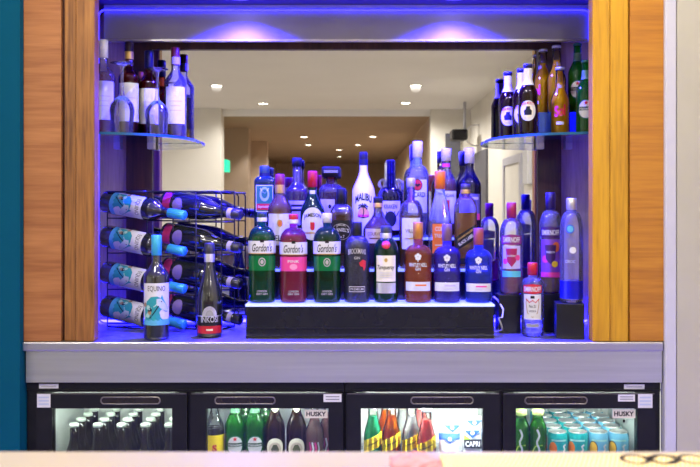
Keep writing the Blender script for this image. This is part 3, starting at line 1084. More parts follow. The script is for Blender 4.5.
def spiced():
    loc, H = back(446, 148.5)

    def draw(t, H, Rb):
        w = wr(Rb)
        b = MB().patch(w, -0.040, 0.040, 0.16 * H, 0.52 * H, WHITE, 18)
        b.text(w, "MORGAN", 0, 0.47 * H, 0.054, 0.011, NAVY, E1)
        b.patch(w, -0.012, 0.012, 0.22 * H, 0.42 * H, RED, 6, E1)
        b.patch(w, -0.006, 0.006, 0.24 * H, 0.40 * H, NAVY, 4, E2)
        b.build('label', t)
        MB().patch(cyl_wrap(0.0168), -0.014, 0.014, 0.79 * H, 0.83 * H, PINKP, 8).build('neck_label', t)
    bottle('rum_bottle', 'amber spiced rum bottle with pearl cap and pink neck band', 'bottle', loc, H, 0.0370, 0.58, 0.78, 0.0155, 'slope',
           G_WRAP, L_AMBER, 0.66, cap=(0.042, 0.0168, mat('lilac_cap', (0.58, 0.54, 0.72), 0.3)), draw=draw, group='spirits on the back step of the riser')


spiced()


def darkrum():
    loc, H = back(469.5, 148.5, 2.80)

    def draw(t, H, Rb):
        w = wr(Rb)
        b = MB().patch(w, -0.040, 0.040, 0.20 * H, 0.49 * H, mat('indigo_label', (0.12, 0.10, 0.36), 0.4), 18)
        b.text(w, "NAVY RUM", 0.004, 0.44 * H, 0.05, 0.011, LILACP, E1) if False else b.patch(w, -0.026, 0.032, 0.425 * H, 0.455 * H, LILACP, 10, E1)
        b.patch(w, 0.0, 0.040, 0.20 * H, 0.27 * H, PINKP, 10, E1)
        b.build('label', t)
    bottle('rum_bottle', 'dark blue black rum bottle with lilac cap at back right of riser', 'bottle', loc, H, 0.0385, 0.58, 0.78, 0.0145, 'slope',
           G_SMOKE, L_COLA, 0.68, cap=(0.05, 0.0165, mat('lilac_cap', (0.58, 0.54, 0.72), 0.3)), draw=draw, group='spirits on the back step of the riser')


darkrum()


# ------------------------------------------------------------------ right of the riser: blocks and vodkas
def block(px0, px1, ytop, ybot, Yf, depth, rz, label):
    w = X(px1, Yf) - X(px0, Yf)
    h = Z(ytop, Yf) - CT
    c = ((X(px0, Yf) + X(px1, Yf)) / 2, Yf + depth / 2, CT + 0.0005)
    b = MB().box(-w / 2, w / 2, -depth / 2, depth / 2, 0, h, BLACK).build('display_block', bevel=0.0015)
    b.location = c; b.rotation_euler = (0, 0, rz)
    tag(b, label, 'display block', 'display blocks under raised bottles')
    return c[0], c[1], CT + 0.0005 + h


bx = block(499, 521, 295, 333, 2.62, 0.070, 0, 'black block under the raspberry vodka bottle')
by = block(539, 560, 294, 333, 2.645, 0.068, 0, 'black block under the fruit label vodka bottle')
bz = block(558.5, 586, 304, 339, 2.505, 0.082, R(-8), 'black block in front under the tall clear vodka')


def smir(name, px, ytop, pos, Rb, capm, liq, level, label, paint, hn=0.82, hs=0.66, neckband=None):
    Y = pos[1]
    loc = (X(px, Y), Y, pos[2] + 0.0005)
    H = Z(ytop, Y) - loc[2]

    def draw(t, H, Rb):
        w = wr(Rb)
        b = MB()
        paint(b, w, H, Rb)
        b.build('label', t)
    return bottle(name, label, 'bottle', loc, H, Rb, hs, hn, 0.0135, 'round', G_CLEAR if liq is L_CLEAR else G_VODKA, liq, level, cap=(0.17 * H, 0.0155, capm, neckband), draw=draw, group='vodkas right of the riser')


def p_rasp(b, w, H, Rb):
    b.poly(w, [(-0.035, 0.55 * H), (0, 0.535 * H), (0.035, 0.55 * H), (0.035, 0.635 * H), (0, 0.655 * H), (-0.035, 0.635 * H)], mat('plum_label', (0.22, 0.02, 0.16), 0.4))
    b.text(w, "SMIRNOFF", 0, 0.595 * H, 0.055, 0.017, WHITE, E1, bold=0.025)
    b.patch(w, -0.030, 0.030, 0.28 * H, 0.53 * H, LILACP, 12)
    b.poly(w, [(-0.014, 0.36 * H), (0, 0.30 * H), (0.014, 0.36 * H), (0.018, 0.50 * H), (-0.018, 0.50 * H)], mat('crimson_shield', (0.35, 0.01, 0.1), 0.4), E1)
    b.text(w, "RASPBERRY", 0, 0.42 * H, 0.028, 0.006, WHITE, E2)
    b.ell(w, -0.020, 0.36 * H, 0.008, 0.009, PINKP, E1).ell(w, 0.020, 0.40 * H, 0.008, 0.009, PINKP, E1)
    b.patch(w, -0.032, 0.032, 0.19 * H, 0.255 * H, mat('aqua_band', (0.12, 0.55, 0.72), 0.4), 12)


def p_fruit(b, w, H, Rb):
    b.poly(w, [(-0.034, 0.555 * H), (0, 0.54 * H), (0.034, 0.555 * H), (0.034, 0.65 * H), (0, 0.665 * H), (-0.034, 0.65 * H)], mat('midnight_label', (0.05, 0.01, 0.10), 0.4))
    b.text(w, "SMIRNOFF", 0, 0.603 * H, 0.058, 0.017, WHITE, E1, bold=0.025)
    b.patch(w, -0.033, 0.033, 0.20 * H, 0.535 * H, mat('violet_label', (0.20, 0.06, 0.42), 0.4), 14)
    b.ell(w, 0.018, 0.46 * H, 0.012, 0.016, ORANGEP, E1).ell(w, -0.016, 0.34 * H, 0.012, 0.012, PINKP, E1)
    b.poly(w, [(-0.014, 0.34 * H), (0, 0.29 * H), (0.014, 0.34 * H), (0.018, 0.48 * H), (-0.018, 0.48 * H)], mat('midnight_label', (0.05, 0.01, 0.1), 0.4), E2)
    b.text(w, "PASSION", 0, 0.41 * H, 0.026, 0.007, WHITE, E3)
    b.ell(w, 0.014, 0.29 * H, 0.010, 0.010, YELLOWP, E2)
    b.patch(w, -0.034, 0.034, 0.16 * H, 0.21 * H, PINKP, 14, E1)


def p_red(b, w, H, Rb):
    b.poly(w, [(-0.031, 0.60 * H), (0, 0.585 * H), (0.031, 0.60 * H), (0.031, 0.70 * H), (0, 0.72 * H), (-0.031, 0.70 * H)], RED)
    b.text(w, "SMIRNOFF", 0, 0.65 * H, 0.054, 0.0155, WHITE, E1, bold=0.025)
    b.patch(w, -0.028, 0.028, 0.24 * H, 0.58 * H, WHITE, 12)
    sh = [(-0.018, 0.52 * H), (-0.020, 0.46 * H), (-0.015, 0.33 * H), (0, 0.27 * H), (0.015, 0.33 * H), (0.020, 0.46 * H), (0.018, 0.52 * H)]
    b.stroke(w, sh, 0.0022, mat('old_gold', (0.4, 0.25, 0.08), 0.4), E1)
    b.patch(w, -0.006, 0.006, 0.525 * H, 0.56 * H, INK, 3, E1)
    b.stroke(w, [(-0.020, 0.52 * H), (-0.009, 0.47 * H), (0, 0.50 * H), (0.009, 0.47 * H), (0.020, 0.52 * H)], 0.003, RED, E2)
    b.text(w, "No.21", 0, 0.42 * H, 0.020, 0.009, INK, E1)
    b.text(w, "VODKA", 0, 0.355 * H, 0.022, 0.006, NAVY, E1)
    b.patch(w, -0.020, 0.022, 0.13 * H, 0.19 * H, mat('grey_base_label', (0.30, 0.30, 0.36), 0.4), 8)


smir('vodka_bottle', 511.5, 202.5, (0, 2.655, bx[2]), 0.0365, mat('raspberry_cap', (0.36, 0.02, 0.08), 0.3), L_PINK, 0.26,
     'raspberry vodka bottle with crimson cap and pink base on a black block', p_rasp)
smir('vodka_bottle', 550.5, 192.5, (0, 2.68, by[2]), 0.0350, mat('navy_violet_cap', (0.03, 0.015, 0.12), 0.3), glass('peach_liquid', (0.85, 0.34, 0.06), 1.1, haze=0.6), 0.155,
     'fruit label vodka bottle with navy cap behind the tall clear vodka', p_fruit)
smir('vodka_bottle', 532.5, 262.5, (0, 2.562, CT), 0.0335, REDCAP, L_CLEAR, 0.7,
     'small clear vodka bottle with red cap standing on the steel counter', p_red, hn=0.80, hs=0.70)


def ciroc():
    Y = bz[1]
    loc = (X(571.5, Y), Y, bz[2] + 0.0005)
    H = Z(198, Y) - loc[2]

    def draw(t, H, Rb):
        w = wr(Rb * 0.985)
        b = MB().ell(w, -0.004, 0.705 * H, 0.0125, 0.0135, BLUEP, 0.0007, 20)
        b.ell(w, -0.004, 0.705 * H, 0.009, 0.010, SKYP, 0.0012, 16)
        b.build('neck_disc', t)
        w = wr(Rb)
        c = MB().text(w, "CÎROC", -0.004, 0.40 * H, 0.030, 0.011, SILVER, 0)
        c.ell(w, 0.004, 0.44 * H + 0.02, 0.010, 0.010, WHITE, 0)
        c.build('lettering', t)
    bottle('vodka_bottle', 'tall clear vodka bottle with silver cap and blue disc on front block', 'bottle', loc, H, 0.0345, 0.69, 0.87, 0.0150, 'round',
           G_VODKA, None, cap=(0.036, 0.0162, SILVER), draw=draw, group='vodkas right of the riser',
           neck=[('blue_base', 0.04, 0.21, glass('blue_base_glass', (0.05, 0.06, 0.95), haze=0.5))])


ciroc()

t = thing('power_adapter', 'white power adapter with dark cable beside the right wood post', 'adapter', (X(594, 2.56), 2.56, CT + 0.001), 0)
MB().box(-0.018, 0.018, -0.014, 0.014, 0.055, 0.115, WHITE).build('plug_body', t, bevel=0.004)
MB().tube([(-0.004, 0, 0.055), (-0.014, -0.005, 0.03), (-0.004, -0.006, 0.012), (0.01, 0, 0.03), (0.0, 0.03, 0.004)] , 0.0035, BLACK).build('cable', t)
MB().box(-0.012, 0.02, 0.012, 0.03, 0.0, 0.115, WHITE).build('socket', t, bevel=0.003)
s = MB().tube([Vector(p) for p in [(0, 0.05, 0.11), (0.012, 0.03, 0.10), (0.024, 0.01, 0.075), (0.020, 0.0, 0.052), (0.008, 0.0, 0.05), (0.016, 0.0, 0.03), (0.022, 0.01, 0.012), (0.005, 0.02, 0.004), (-0.02, 0.05, 0.004)]], 0.003, WHITE)
o = s.build('riser_cable'); o.location = (X(494, 2.6) + 0.006, 2.60, CT)
tag(o, 'white cable curling beside the right end of the riser', 'cable')


# ------------------------------------------------------------------ wine bottles on the counter and in the rack
def paint_equino(t, H, Rb):
    w = wr(Rb)
    b = MB().patch(w, -0.046, 0.046, 0.145 * H, 0.545 * H, WHITE, 18)
    b.patch(w, -0.046, 0.046, 0.145 * H, 0.20 * H, SKYP, 18, E1)
    b.text(w, "EQUINO", 0, 0.49 * H, 0.053, 0.018, INK, E1, bold=0.0)
    h = [(-0.036, 0.19), (-0.038, 0.30), (-0.030, 0.37), (-0.016, 0.415), (0.002, 0.42), (0.012, 0.405), (0.016, 0.435), (0.020, 0.395), (0.030, 0.34), (0.038, 0.295), (0.034, 0.27), (0.026, 0.275), (0.016, 0.30), (0.008, 0.27), (0.012, 0.22), (0.02, 0.19)]
    b.poly(w, [(x, z * H) for x, z in h], TEALP, E2)
    b.poly(w, [(x, z * H) for x, z in [(0.000, 0.395), (0.012, 0.40), (0.029, 0.338), (0.0365, 0.295), (0.0335, 0.275), (0.026, 0.279), (0.012, 0.305), (0.000, 0.34)]], mat('dapple_grey', (0.52, 0.60, 0.62), 0.45), 0.0011)
    for k in range(6):
        a = k * 0.5
        b.ell(w, -0.026 + 0.008 * k * math.cos(a) * 0.8, (0.24 + 0.025 * k) * H if k < 5 else 0.36 * H, 0.006, 0.007, [mat('seafoam', (0.35, 0.6, 0.55), 0.4), mat('umber', (0.35, 0.22, 0.12), 0.4), NAVY][k % 3], E3, 10, 2)
    b.stroke(w, [(-0.034, 0.22 * H), (-0.02, 0.30 * H), (-0.004, 0.33 * H), (0.01, 0.38 * H)], 0.003, mat('seafoam', (0.35, 0.6, 0.55), 0.4), 0.0016)
    b.stroke(w, [(-0.02, 0.21 * H), (-0.006, 0.27 * H), (0.006, 0.33 * H)], 0.003, NAVY, 0.0016)
    b.ell(w, 0.014, 0.37 * H, 0.002, 0.002, INK, 0.0016, 8, 1)
    b.build('label', t)


def equino(label, loc, H, group=None):
    return bottle('wine_bottle', label, 'bottle', loc, H, 0.0375, 0.60, 0.75, 0.0140, 'wine', G_WINE, None, cap=(0.060, 0.0152, TURQCAP), draw=paint_equino, group=group)


loc, H = at(156.5, 235, 2.507, CT + 0.0005)
equino('upright dark wine bottle with horse label and turquoise foil on the counter', loc, H)


def paint_inkosi(t, H, Rb):
    w = wr(Rb)
    b = MB().patch(w, -0.043, 0.043, 0.135 * H, 0.235 * H - 0.003, INK, 18)
    b.patch(w, -0.043, 0.043, 0.235 * H - 0.003, 0.235 * H, SILVER, 18, E1)
    b.text(w, "INKOSI", 0, 0.195 * H, 0.053, 0.018, SILVER, E1, bold=0.02)
    b.patch(w, -0.043, 0.043, 0.045 * H, 0.125 * H, RED, 18)
    b.text(w, "2021", 0, 0.085 * H, 0.020, 0.008, WHITE, E1) if False else b.patch(w, -0.010, 0.010, 0.075 * H, 0.095 * H, CREAMP, 6, E1)
    b.ell(w, 0, 0.235 * H, 0.0225, 0.028, SILVER, 0, 22, 3, 0, PI)
    b.ell(w, 0, 0.235 * H, 0.012, 0.016, mat('grey_dome', (0.35, 0.35, 0.38), 0.4), E1, 18, 3, 0, PI)
    b.build('label', t)


FOIL = mat('dark_foil', (0.05, 0.05, 0.065), 0.3, 0.4, var=0.1)


def inkosi(label, loc, H, group=None):
    return bottle('wine_bottle', label, 'bottle', loc, H, 0.0385, 0.36, 0.84, 0.0140, 'slope', G_WINE, None, cap=(0.058, 0.0155, FOIL, SILVER), draw=paint_inkosi, group=group)


loc, H = at(209.5, 243, 2.56, CT + 0.0005)
inkosi('upright black wine bottle with silver dome and red band label on the counter', loc, H)

# laid bottles
rowname = ['top', 'second', 'third', 'bottom']


def lay(o, base, axis):
    zax = axis.normalized()
    tocam = (Vector((0, 0, EYE)) - base)
    f = (tocam - zax * tocam.dot(zax)).normalized()          # local -Y
    yax = -f
    xax = yax.cross(zax)
    o.rotation_euler = Matrix((xax, yax, zax)).transposed().to_euler()
    o.location = base


AX = Vector((0.2846, -0.125, -0.0447))
AXN = AX.normalized()
protoL = protoR = None
RACK = []
for i, (yl, yr) in enumerate(((201.5, 202), (236, 234), (272, 268.5), (305.8, 303))):
    base = P(106, yl, 2.775)
    if protoL is None:
        protoL = o = equino('', (0, 0, 0), AX.length)
    else:
        o = copy_tree(protoL)
    tag(o, 'dark wine bottle with horse label lying in %s row of the left rack column' % rowname[i], 'bottle', 'wine bottles lying in the rack')
    lay(o, base, AX)
    RACK.append((base, 'L'))


def paint_lying(t, H, Rb):
    w = wr(Rb)
    b = MB().patch(w, -0.040, 0.040, 0.05 * H, 0.15 * H, mat('magenta_band', (0.50, 0.03, 0.16), 0.4), 16)
    b.ell(w, 0.004, 0.25 * H, 0.026, 0.019, mat('violet_oval', (0.25, 0.18, 0.55), 0.4), 0, 18)
    b.build('label', t)
    n = MB().patch(cyl_wrap(0.0172), -0.022, 0.022, 0.845 * H, 0.90 * H, LILACP, 10)
    n.build('neck_label', t)


for i, (yl, yr) in enumerate(((201.5, 202), (236, 234), (272, 268.5), (305.8, 303))):
    base = P(166, yr, 2.800)
    if protoR is None:
        protoR = o = bottle('wine_bottle', '-', 'bottle', (0, 0, 0), 0.292, 0.040, 0.44, 0.80, 0.0165, 'slope', G_WINE, None, cap=(0.026, 0.0168, FOIL),
                            draw=paint_lying, group='wine bottles lying in the rack')
    else:
        o = copy_tree(protoR)
    tag(o, 'black wine bottle with magenta band lying in %s row of the right rack column' % rowname[i], 'bottle', 'wine bottles lying in the rack')
    lay(o, base, AX)
    RACK.append((base, 'R'))

YF_, YB_ = 2.69, 2.748
zt = Z(191.5, 2.70)
t = thing('wine_rack', 'black wire wine rack holding two columns of four bottles', 'wine rack', (X(170, 2.72), 2.72, CT))
ox, oy = t.location.x, t.location.y


def L(x, y, z): return (x - ox, y - oy, z - CT)


def frame_loop(x0, x1, y):
    r = 0.012
    pts = [L(x0, y, CT + 0.003)]
    pts += [L(x0, y, zt - r), L(x0 + r * 0.3, y, zt - r * 0.3), L(x0 + r, y, zt), L(x1 - r, y, zt), L(x1 - r * 0.3, y, zt - r * 0.3), L(x1, y, zt - r)]
    pts += [L(x1, y, CT + 0.003)]
    return pts


posts_f = [X(147, YF_), X(196, YF_), X(221.5, YF_)]
posts_b = [X(107.5, YB_), X(173, YB_), X(234.5, YB_)]
for y, ps in ((YF_, posts_f), (YB_, posts_b)):
    MB().tube(frame_loop(ps[0], ps[2], y), 0.0026, WIRE, 6, True).build('wire_frame', t)
    MB().tube([L(ps[1], y, CT + 0.003), L(ps[1], y, zt)], 0.0026, WIRE, 6).build('upright_wire', t)
for k in range(3):
    MB().tube([L(posts_f[k], YF_, zt), L(posts_b[k], YB_, zt)], 0.0026, WIRE, 6).build('top_wire', t)
    MB().tube([L(posts_f[k], YF_, CT + 0.003), L(posts_b[k], YB_, CT + 0.003)], 0.0026, WIRE, 6).build('foot_wire', t)
for base, side in RACK:
    Hh = AX.length if side == 'L' else 0.292
    for y, ps in ((YF_, posts_f), (YB_, posts_b)):
        q = (base.y - y) / 0.125
        if q > 1 or q < 0.0: continue
        tt = q * AX.length
        if side == 'L':
            rr = rad_at(Hh, 0.0375, 0.60 * Hh, 0.75 * Hh, 0.0140, 'wine', tt)
            a, b = ps[0], ps[1]
        else:
            if tt > Hh or y == YF_: continue
            rr = rad_at(Hh, 0.040, 0.44 * Hh, 0.80 * Hh, 0.0165, 'slope', tt)
            a, b = ps[1], ps[2]
        z = base.z + AX.z * q - rr * 1.03 - 0.006
        if z < CT + 0.006: continue
        MB().tube([L(a, y, z), L(b, y, z)], 0.0022, WIRE, 6).build('support_wire', t)


# ------------------------------------------------------------------ glass shelves
def shelf(sgn, xin, label):
    """quarter-round pane: deep at the side wall, running out to a point at the mirror"""
    xw = lx0 + 0.006 if sgn < 0 else lx1 - 0.006
    t = thing('glass_shelf', label, 'shelf', (0, 0, 0))
    yb, yf = YM - 0.016, 2.515
    edge = []
    for k in range(21):
        u = k / 20 * PI / 2
        x = xw + (xin - xw) * math.sin(u) ** 0.9
        y = yb + (yf - yb) * math.cos(u) ** 0.75
        edge.append((x, y))
    pts = edge + [(xw, yb)]
    n = len(pts)
    vs = [(x, y, SHZ) for x, y in pts] + [(x, y, SHT) for x, y in pts]
    m = MB().add(vs, [tuple(range(n)), tuple(range(n, 2 * n))], G_SHELF)
    m.add(vs, [(k, k + 1, n + k + 1, n + k) for k in range(n - 2)], G_EDGE)
    m.build('pane', t)
    for px in ((151.5, 118) if sgn < 0 else (540, 568)):
        c = X(px, YM - 0.03)
        MB().box(c - 0.011, c + 0.011, YM - 0.045, YM - 0.0125, SHZ - 0.022, SHZ - 0.0005, SILVER).box(c - 0.011, c + 0.011, YM - 0.022, YM - 0.0125, SHZ - 0.0005, SHT + 0.014, SILVER).build('bracket', t)
    return t


shelf(-1, X(200, YM), 'curved glass shelf on the left holding wine bottles and glasses')
shelf(1, X(484, YM), 'curved glass shelf on the right holding beer bottles')


def wine(px, ytop, Y, gl, liq, capm, band, label, lab=True, H=None, Rb=0.0365, lv=0.66):
    loc, H2 = at(px, ytop, Y, SHT + 0.0005)
    H = H or H2

    def draw(t, H, Rb):
        w = wr(Rb)
        b = MB().patch(w, -0.036, 0.036, 0.16 * H, 0.56 * H, WHITE, 16)
        b.ell(w, 0.006, 0.48 * H, 0.007, 0.007, SILVER, E1)
        for k, ww in enumerate((0.022, 0.016, 0.02)): b.patch(w, -ww, ww, (0.40 - 0.05 * k) * H, (0.408 - 0.05 * k) * H, LILACP, 6, E1)
        b.build('label', t)
    return bottle('wine_bottle', label, 'bottle', loc, H, Rb, 0.62, 0.76, 0.0135, 'wine', gl, liq, lv, cap=(0.058, 0.0148, capm, band), draw=draw if lab else None,
                  group='wines on the left glass shelf')


wine(103.5, 40, 2.69, G_WRAP, L_ROSE, mat('pearl_cap', (0.7, 0.7, 0.8), 0.3), None, 'pale rose wine bottle with white capsule hard against the left wood post')
wine(129, 42, 2.745, glass('glass_ruby', (0.72, 0.30, 0.26)), L_RED, mat('dark_red_cap', (0.035, 0.015, 0.03), 0.3), GOLD, 'red wine bottle with black capsule behind the left stemmed glass', Rb=0.034)
wine(149, 51, 2.79, glass('glass_ruby', (0.72, 0.30, 0.26)), L_RED, mat('dark_blue_cap', (0.012, 0.015, 0.05), 0.3), None, 'red wine bottle with navy capsule behind the right stemmed glass', True, Rb=0.034)
wine(175.5, 47.7, 2.815, G_WRAP, L_WWINE, mat('burgundy_cap', (0.22, 0.03, 0.03), 0.3), mat('pearl_cap', (0.7, 0.7, 0.8), 0.3), 'white wine bottle with burgundy capsule at the tip of the left shelf', lv=0.5)
loc, H = at(141, 72, 2.848, SHT + 0.0005)
bottle('liqueur_bottle', 'small amber bottle with orange stopper half hidden on the left shelf', 'bottle', loc, H, 0.0165, 0.55, 0.75, 0.008, 'slope', G_WRAP, L_AMBER, 0.7, cap=(0.022, 0.009, ORANGEP), group='wines on the left glass shelf')


def wineglass(px, ytop, Y, label):
    loc, H = at(px, ytop, Y, SHT + 0.0005)
    t = thing('wine_glass', label, 'glass', loc, 0, 'upturned wine glasses on the left shelf')
    rf = 0.036
    pr = [(0.033, 0.0), (0.036, 0.25 * H), (0.038, 0.33 * H), (0.034, 0.42 * H), (0.020, 0.50 * H), (0.009, 0.54 * H)]
    MB().lathe(pr, G_THIN, 28).build('bowl', t)
    MB().lathe([(0.009, 0.54 * H), (0.005, 0.60 * H), (0.0042, 0.75 * H), (0.0045, 0.90 * H), (0.008, 0.955 * H)], G_THIN, 16).build('stem', t)
    MB().lathe([(0.008, 0.955 * H), (0.020, 0.98 * H), (rf, 0.994 * H), (rf, H), (0, 0.997 * H)], G_THIN, 28).build('foot', t)


wineglass(122, 63, 2.612, 'upturned stemmed wine glass in front of the black capsule red wine')
wineglass(157, 69, 2.725, 'upturned stemmed wine glass beside the white wine bottle')


# ------------------------------------------------------------------ beers on the right shelf
def paint_moretti(t, H, Rb):
    w = wr(Rb)
    b = MB().ell(w, 0, 0.33 * H, 0.0255, 0.032, WHITE, 0, 24)
    b.text(w, "BIRRA MORETTI", 0, 0.42 * H, 0.038, 0.008, RED, E1, arc=0.004)
    b.ell(w, 0, 0.325 * H, 0.017, 0.020, CREAMP, E1)
    b.poly(w, [(-0.011, 0.27 * H), (0.011, 0.27 * H), (0.012, 0.33 * H), (0.006, 0.355 * H), (0.006, 0.39 * H), (-0.005, 0.39 * H), (-0.007, 0.35 * H), (-0.013, 0.33 * H)], NAVY, E2)
    b.build('label', t)


def moretti(px, ytop, Y, label, first=None):
    loc, H = at(px, ytop, Y, SHT + 0.0005)
    H = 0.2212
    if first:
        o = copy_tree(first); o.location = loc; o.rotation_euler = (0, 0, face_cam(loc[0], loc[1]))
        return tag(o, label)
    return bottle('beer_bottle', label, 'bottle', loc, H, 0.0305, 0.56, 0.80, 0.0125, 'slope', G_BROWN, L_COLA, 0.7,
                  cap=(0.010, 0.0148, mat('navy_crown', (0.015, 0.015, 0.09), 0.3)), draw=paint_moretti,
                  neck=[('neck_label', 0.70, 0.94, WHITE)], group='brown beers on the right glass shelf')


m0 = moretti(508, 71.4, 2.80, 'brown beer bottle with oval label at the tip of the right shelf')
moretti(528, 64.5, 2.645, 'brown beer bottle with oval label in front, nearest the yellow beer', m0)
moretti(521.5, 70, 2.735, 'brown beer bottle mostly hidden behind the front oval label one', m0)

# riser blocks on the shelf: black cubes, the blue light on them put into the colour
s = MB().box(X(537, 2.77), X(566, 2.77), 2.742, 2.85, SHT + 0.0005, SHT + 0.0825, BLUEP); o = s.build('display_block', bevel=0.001)
tag(o, 'blue lit block on the right shelf lifting two yellow beers', 'display block', 'display blocks under raised bottles')
s = MB().box(X(568, 2.77), X(585, 2.77), 2.742, 2.85, SHT + 0.0005, SHT + 0.0825, BLUEP); o = s.build('display_block', bevel=0.001)
tag(o, 'blue lit block on the right shelf lifting the rear green beer', 'display block', 'display blocks under raised bottles')


def paint_sol(t, H, Rb):
    w = wr(Rb)
    b = MB().text(w, "Sol", 0, 0.36 * H, 0.040, 0.036, mat('sol_red', (0.70, 0.03, 0.05), 0.4), 0, rot=R(8), shear=0.2, bold=0.04)
    b.patch(w, -0.012, 0.012, 0.16 * H, 0.20 * H, WHITE, 5)
    b.build('label', t)
    k = MB()
    k.text(cyl_wrap(0.0155), "Sol", 0, 0.72 * H, 0.014, 0.012, WHITE, E1)
    k.build('neck_label', t)


def sol(px, ytop, Y, base, label, first=None, yaw=0):
    loc, H = at(px, ytop, Y, base)
    H = 0.2212
    if first:
        o = copy_tree(first); o.location = loc; o.rotation_euler = (0, 0, face_cam(loc[0], loc[1]) + yaw)
        return tag(o, label)
    return bottle('beer_bottle', label, 'bottle', loc, H, 0.0300, 0.48, 0.76, 0.0135, 'slope', G_BEER, L_BEER, 0.78,
                  cap=(0.009, 0.0148, mat('pale_crown', (0.55, 0.55, 0.60), 0.3, 0.4)), draw=paint_sol, group='yellow beers on the right glass shelf')


s0 = sol(560, 68, 2.70, SHT + 0.0005, 'yellow beer bottle with red lettering standing lowest in front')
sol(556.5, 45, 2.770, SHT + 0.083, 'yellow beer bottle raised on the blue block, directly behind the front one', s0, R(25))
sol(543, 52, 2.832, SHT + 0.083, 'yellow beer bottle raised on the blue block, beside the mirror frame', s0, R(-50))


def paint_hein(t, H, Rb):
    w = wr(Rb)
    b = MB().ell(w, 0, 0.33 * H, 0.026, 0.030, GREENP, 0, 24)
    b.ell(w, 0, 0.33 * H, 0.0235, 0.027, WHITE, E1, 24)
    b.patch(w, -0.026, 0.026, 0.315 * H, 0.365 * H, mat('black_green', (0.005, 0.05, 0.03), 0.4), 12, E2)
    b.text(w, "Heineken", 0, 0.34 * H, 0.040, 0.009, WHITE, E3)
    st = []
    for k in range(10):
        a = PI / 2 + k * PI / 5; r = 0.008 if k % 2 == 0 else 0.0035
        st.append((r * math.cos(a), 0.415 * H + r * math.sin(a)))
    b.poly(w, st, RED, E2)
    b.build('label', t)


def hein(px, ytop, Y, base, label, first=None, group='green beers on the right glass shelf', yaw=0.0):
    loc, H = at(px, ytop, Y, base)
    H = 0.232
    if first:
        o = copy_tree(first); o.location = loc; o.rotation_euler = (0, 0, face_cam(loc[0], loc[1]) + yaw)
        return tag(o, label, None, group)
    return bottle('beer_bottle', label, 'bottle', loc, H, 0.0305, 0.56, 0.80, 0.0125, 'slope', G_GREEN, L_GREEN, 0.7,
                  cap=(0.009, 0.0145, mat('green_crown', (0.01, 0.12, 0.05), 0.3)), draw=paint_hein,
                  neck=[('neck_label', 0.74, 0.86, mat('silver_green', (0.10, 0.25, 0.14), 0.4))], group=group)


h0 = hein(586, 60, 2.635, SHT + 0.0005, 'green beer bottle in front, against the right wood post')
hein(577.5, 48, 2.79, SHT + 0.083, 'green beer bottle raised on the blue block behind the front green one', h0)

# ------------------------------------------------------------------ bottle coolers under the counter
YD = 2.465                                    # door fronts
ZT, ZD1, ZW1 = Z(383.2, YD), Z(393, YD), Z(408.5, YD)
ZB = 0.08


def scoop(mb, cx, z, w, h):
    """recessed finger pull: a rounded rim with a dark trough"""
    ring = []
    for k in range(24):
        a = 2 * PI * k / 24
        ring.append((cx + (w / 2 - h / 2) * (1 if math.cos(a) > 0 else -1) + h / 2 * math.cos(a), YD - 0.0005, z + h / 2 * math.sin(a)))
    mb.tube(ring, 0.0022, SILVER_D, 6, True)
    inner = [(x, YD - 0.0008, zz) for x, _, zz in ring]
    mb.add(inner, [tuple(range(24))], mat('grip_trough', (0.018, 0.014, 0.011), 0.16, 0.0, var=0.5, vscale=22))


SILVER_D = mat('dull_chrome', (0.22, 0.20, 0.18), 0.3, 0.7, var=0.1)


def sticker_mesh(x0, x1, z0, z1, y, lines=2, txt=None, bgm=None, ink=None):
    m = MB(); w = flat_wrap(y)
    m.patch(w, x0, x1, z0, z1, bgm or WHITE, 1)
    if txt:
        m.text(w, txt, (x0 + x1) / 2, (z0 + z1) / 2, (x1 - x0) * 0.86, (z1 - z0) * 0.55, INK, 0.0004, bold=0.035)
    for k in range(lines):
        zz = z1 - (z1 - z0) * (k + 1) / (lines + 1)
        m.patch(w, x0 + (x1 - x0) * 0.12, x1 - (x1 - x0) * 0.12, zz - (z1 - z0) * 0.06, zz + (z1 - z0) * 0.06, ink or mat('grey_ink', (0.2, 0.2, 0.22), 0.5), 1, 0.0004)
    return m


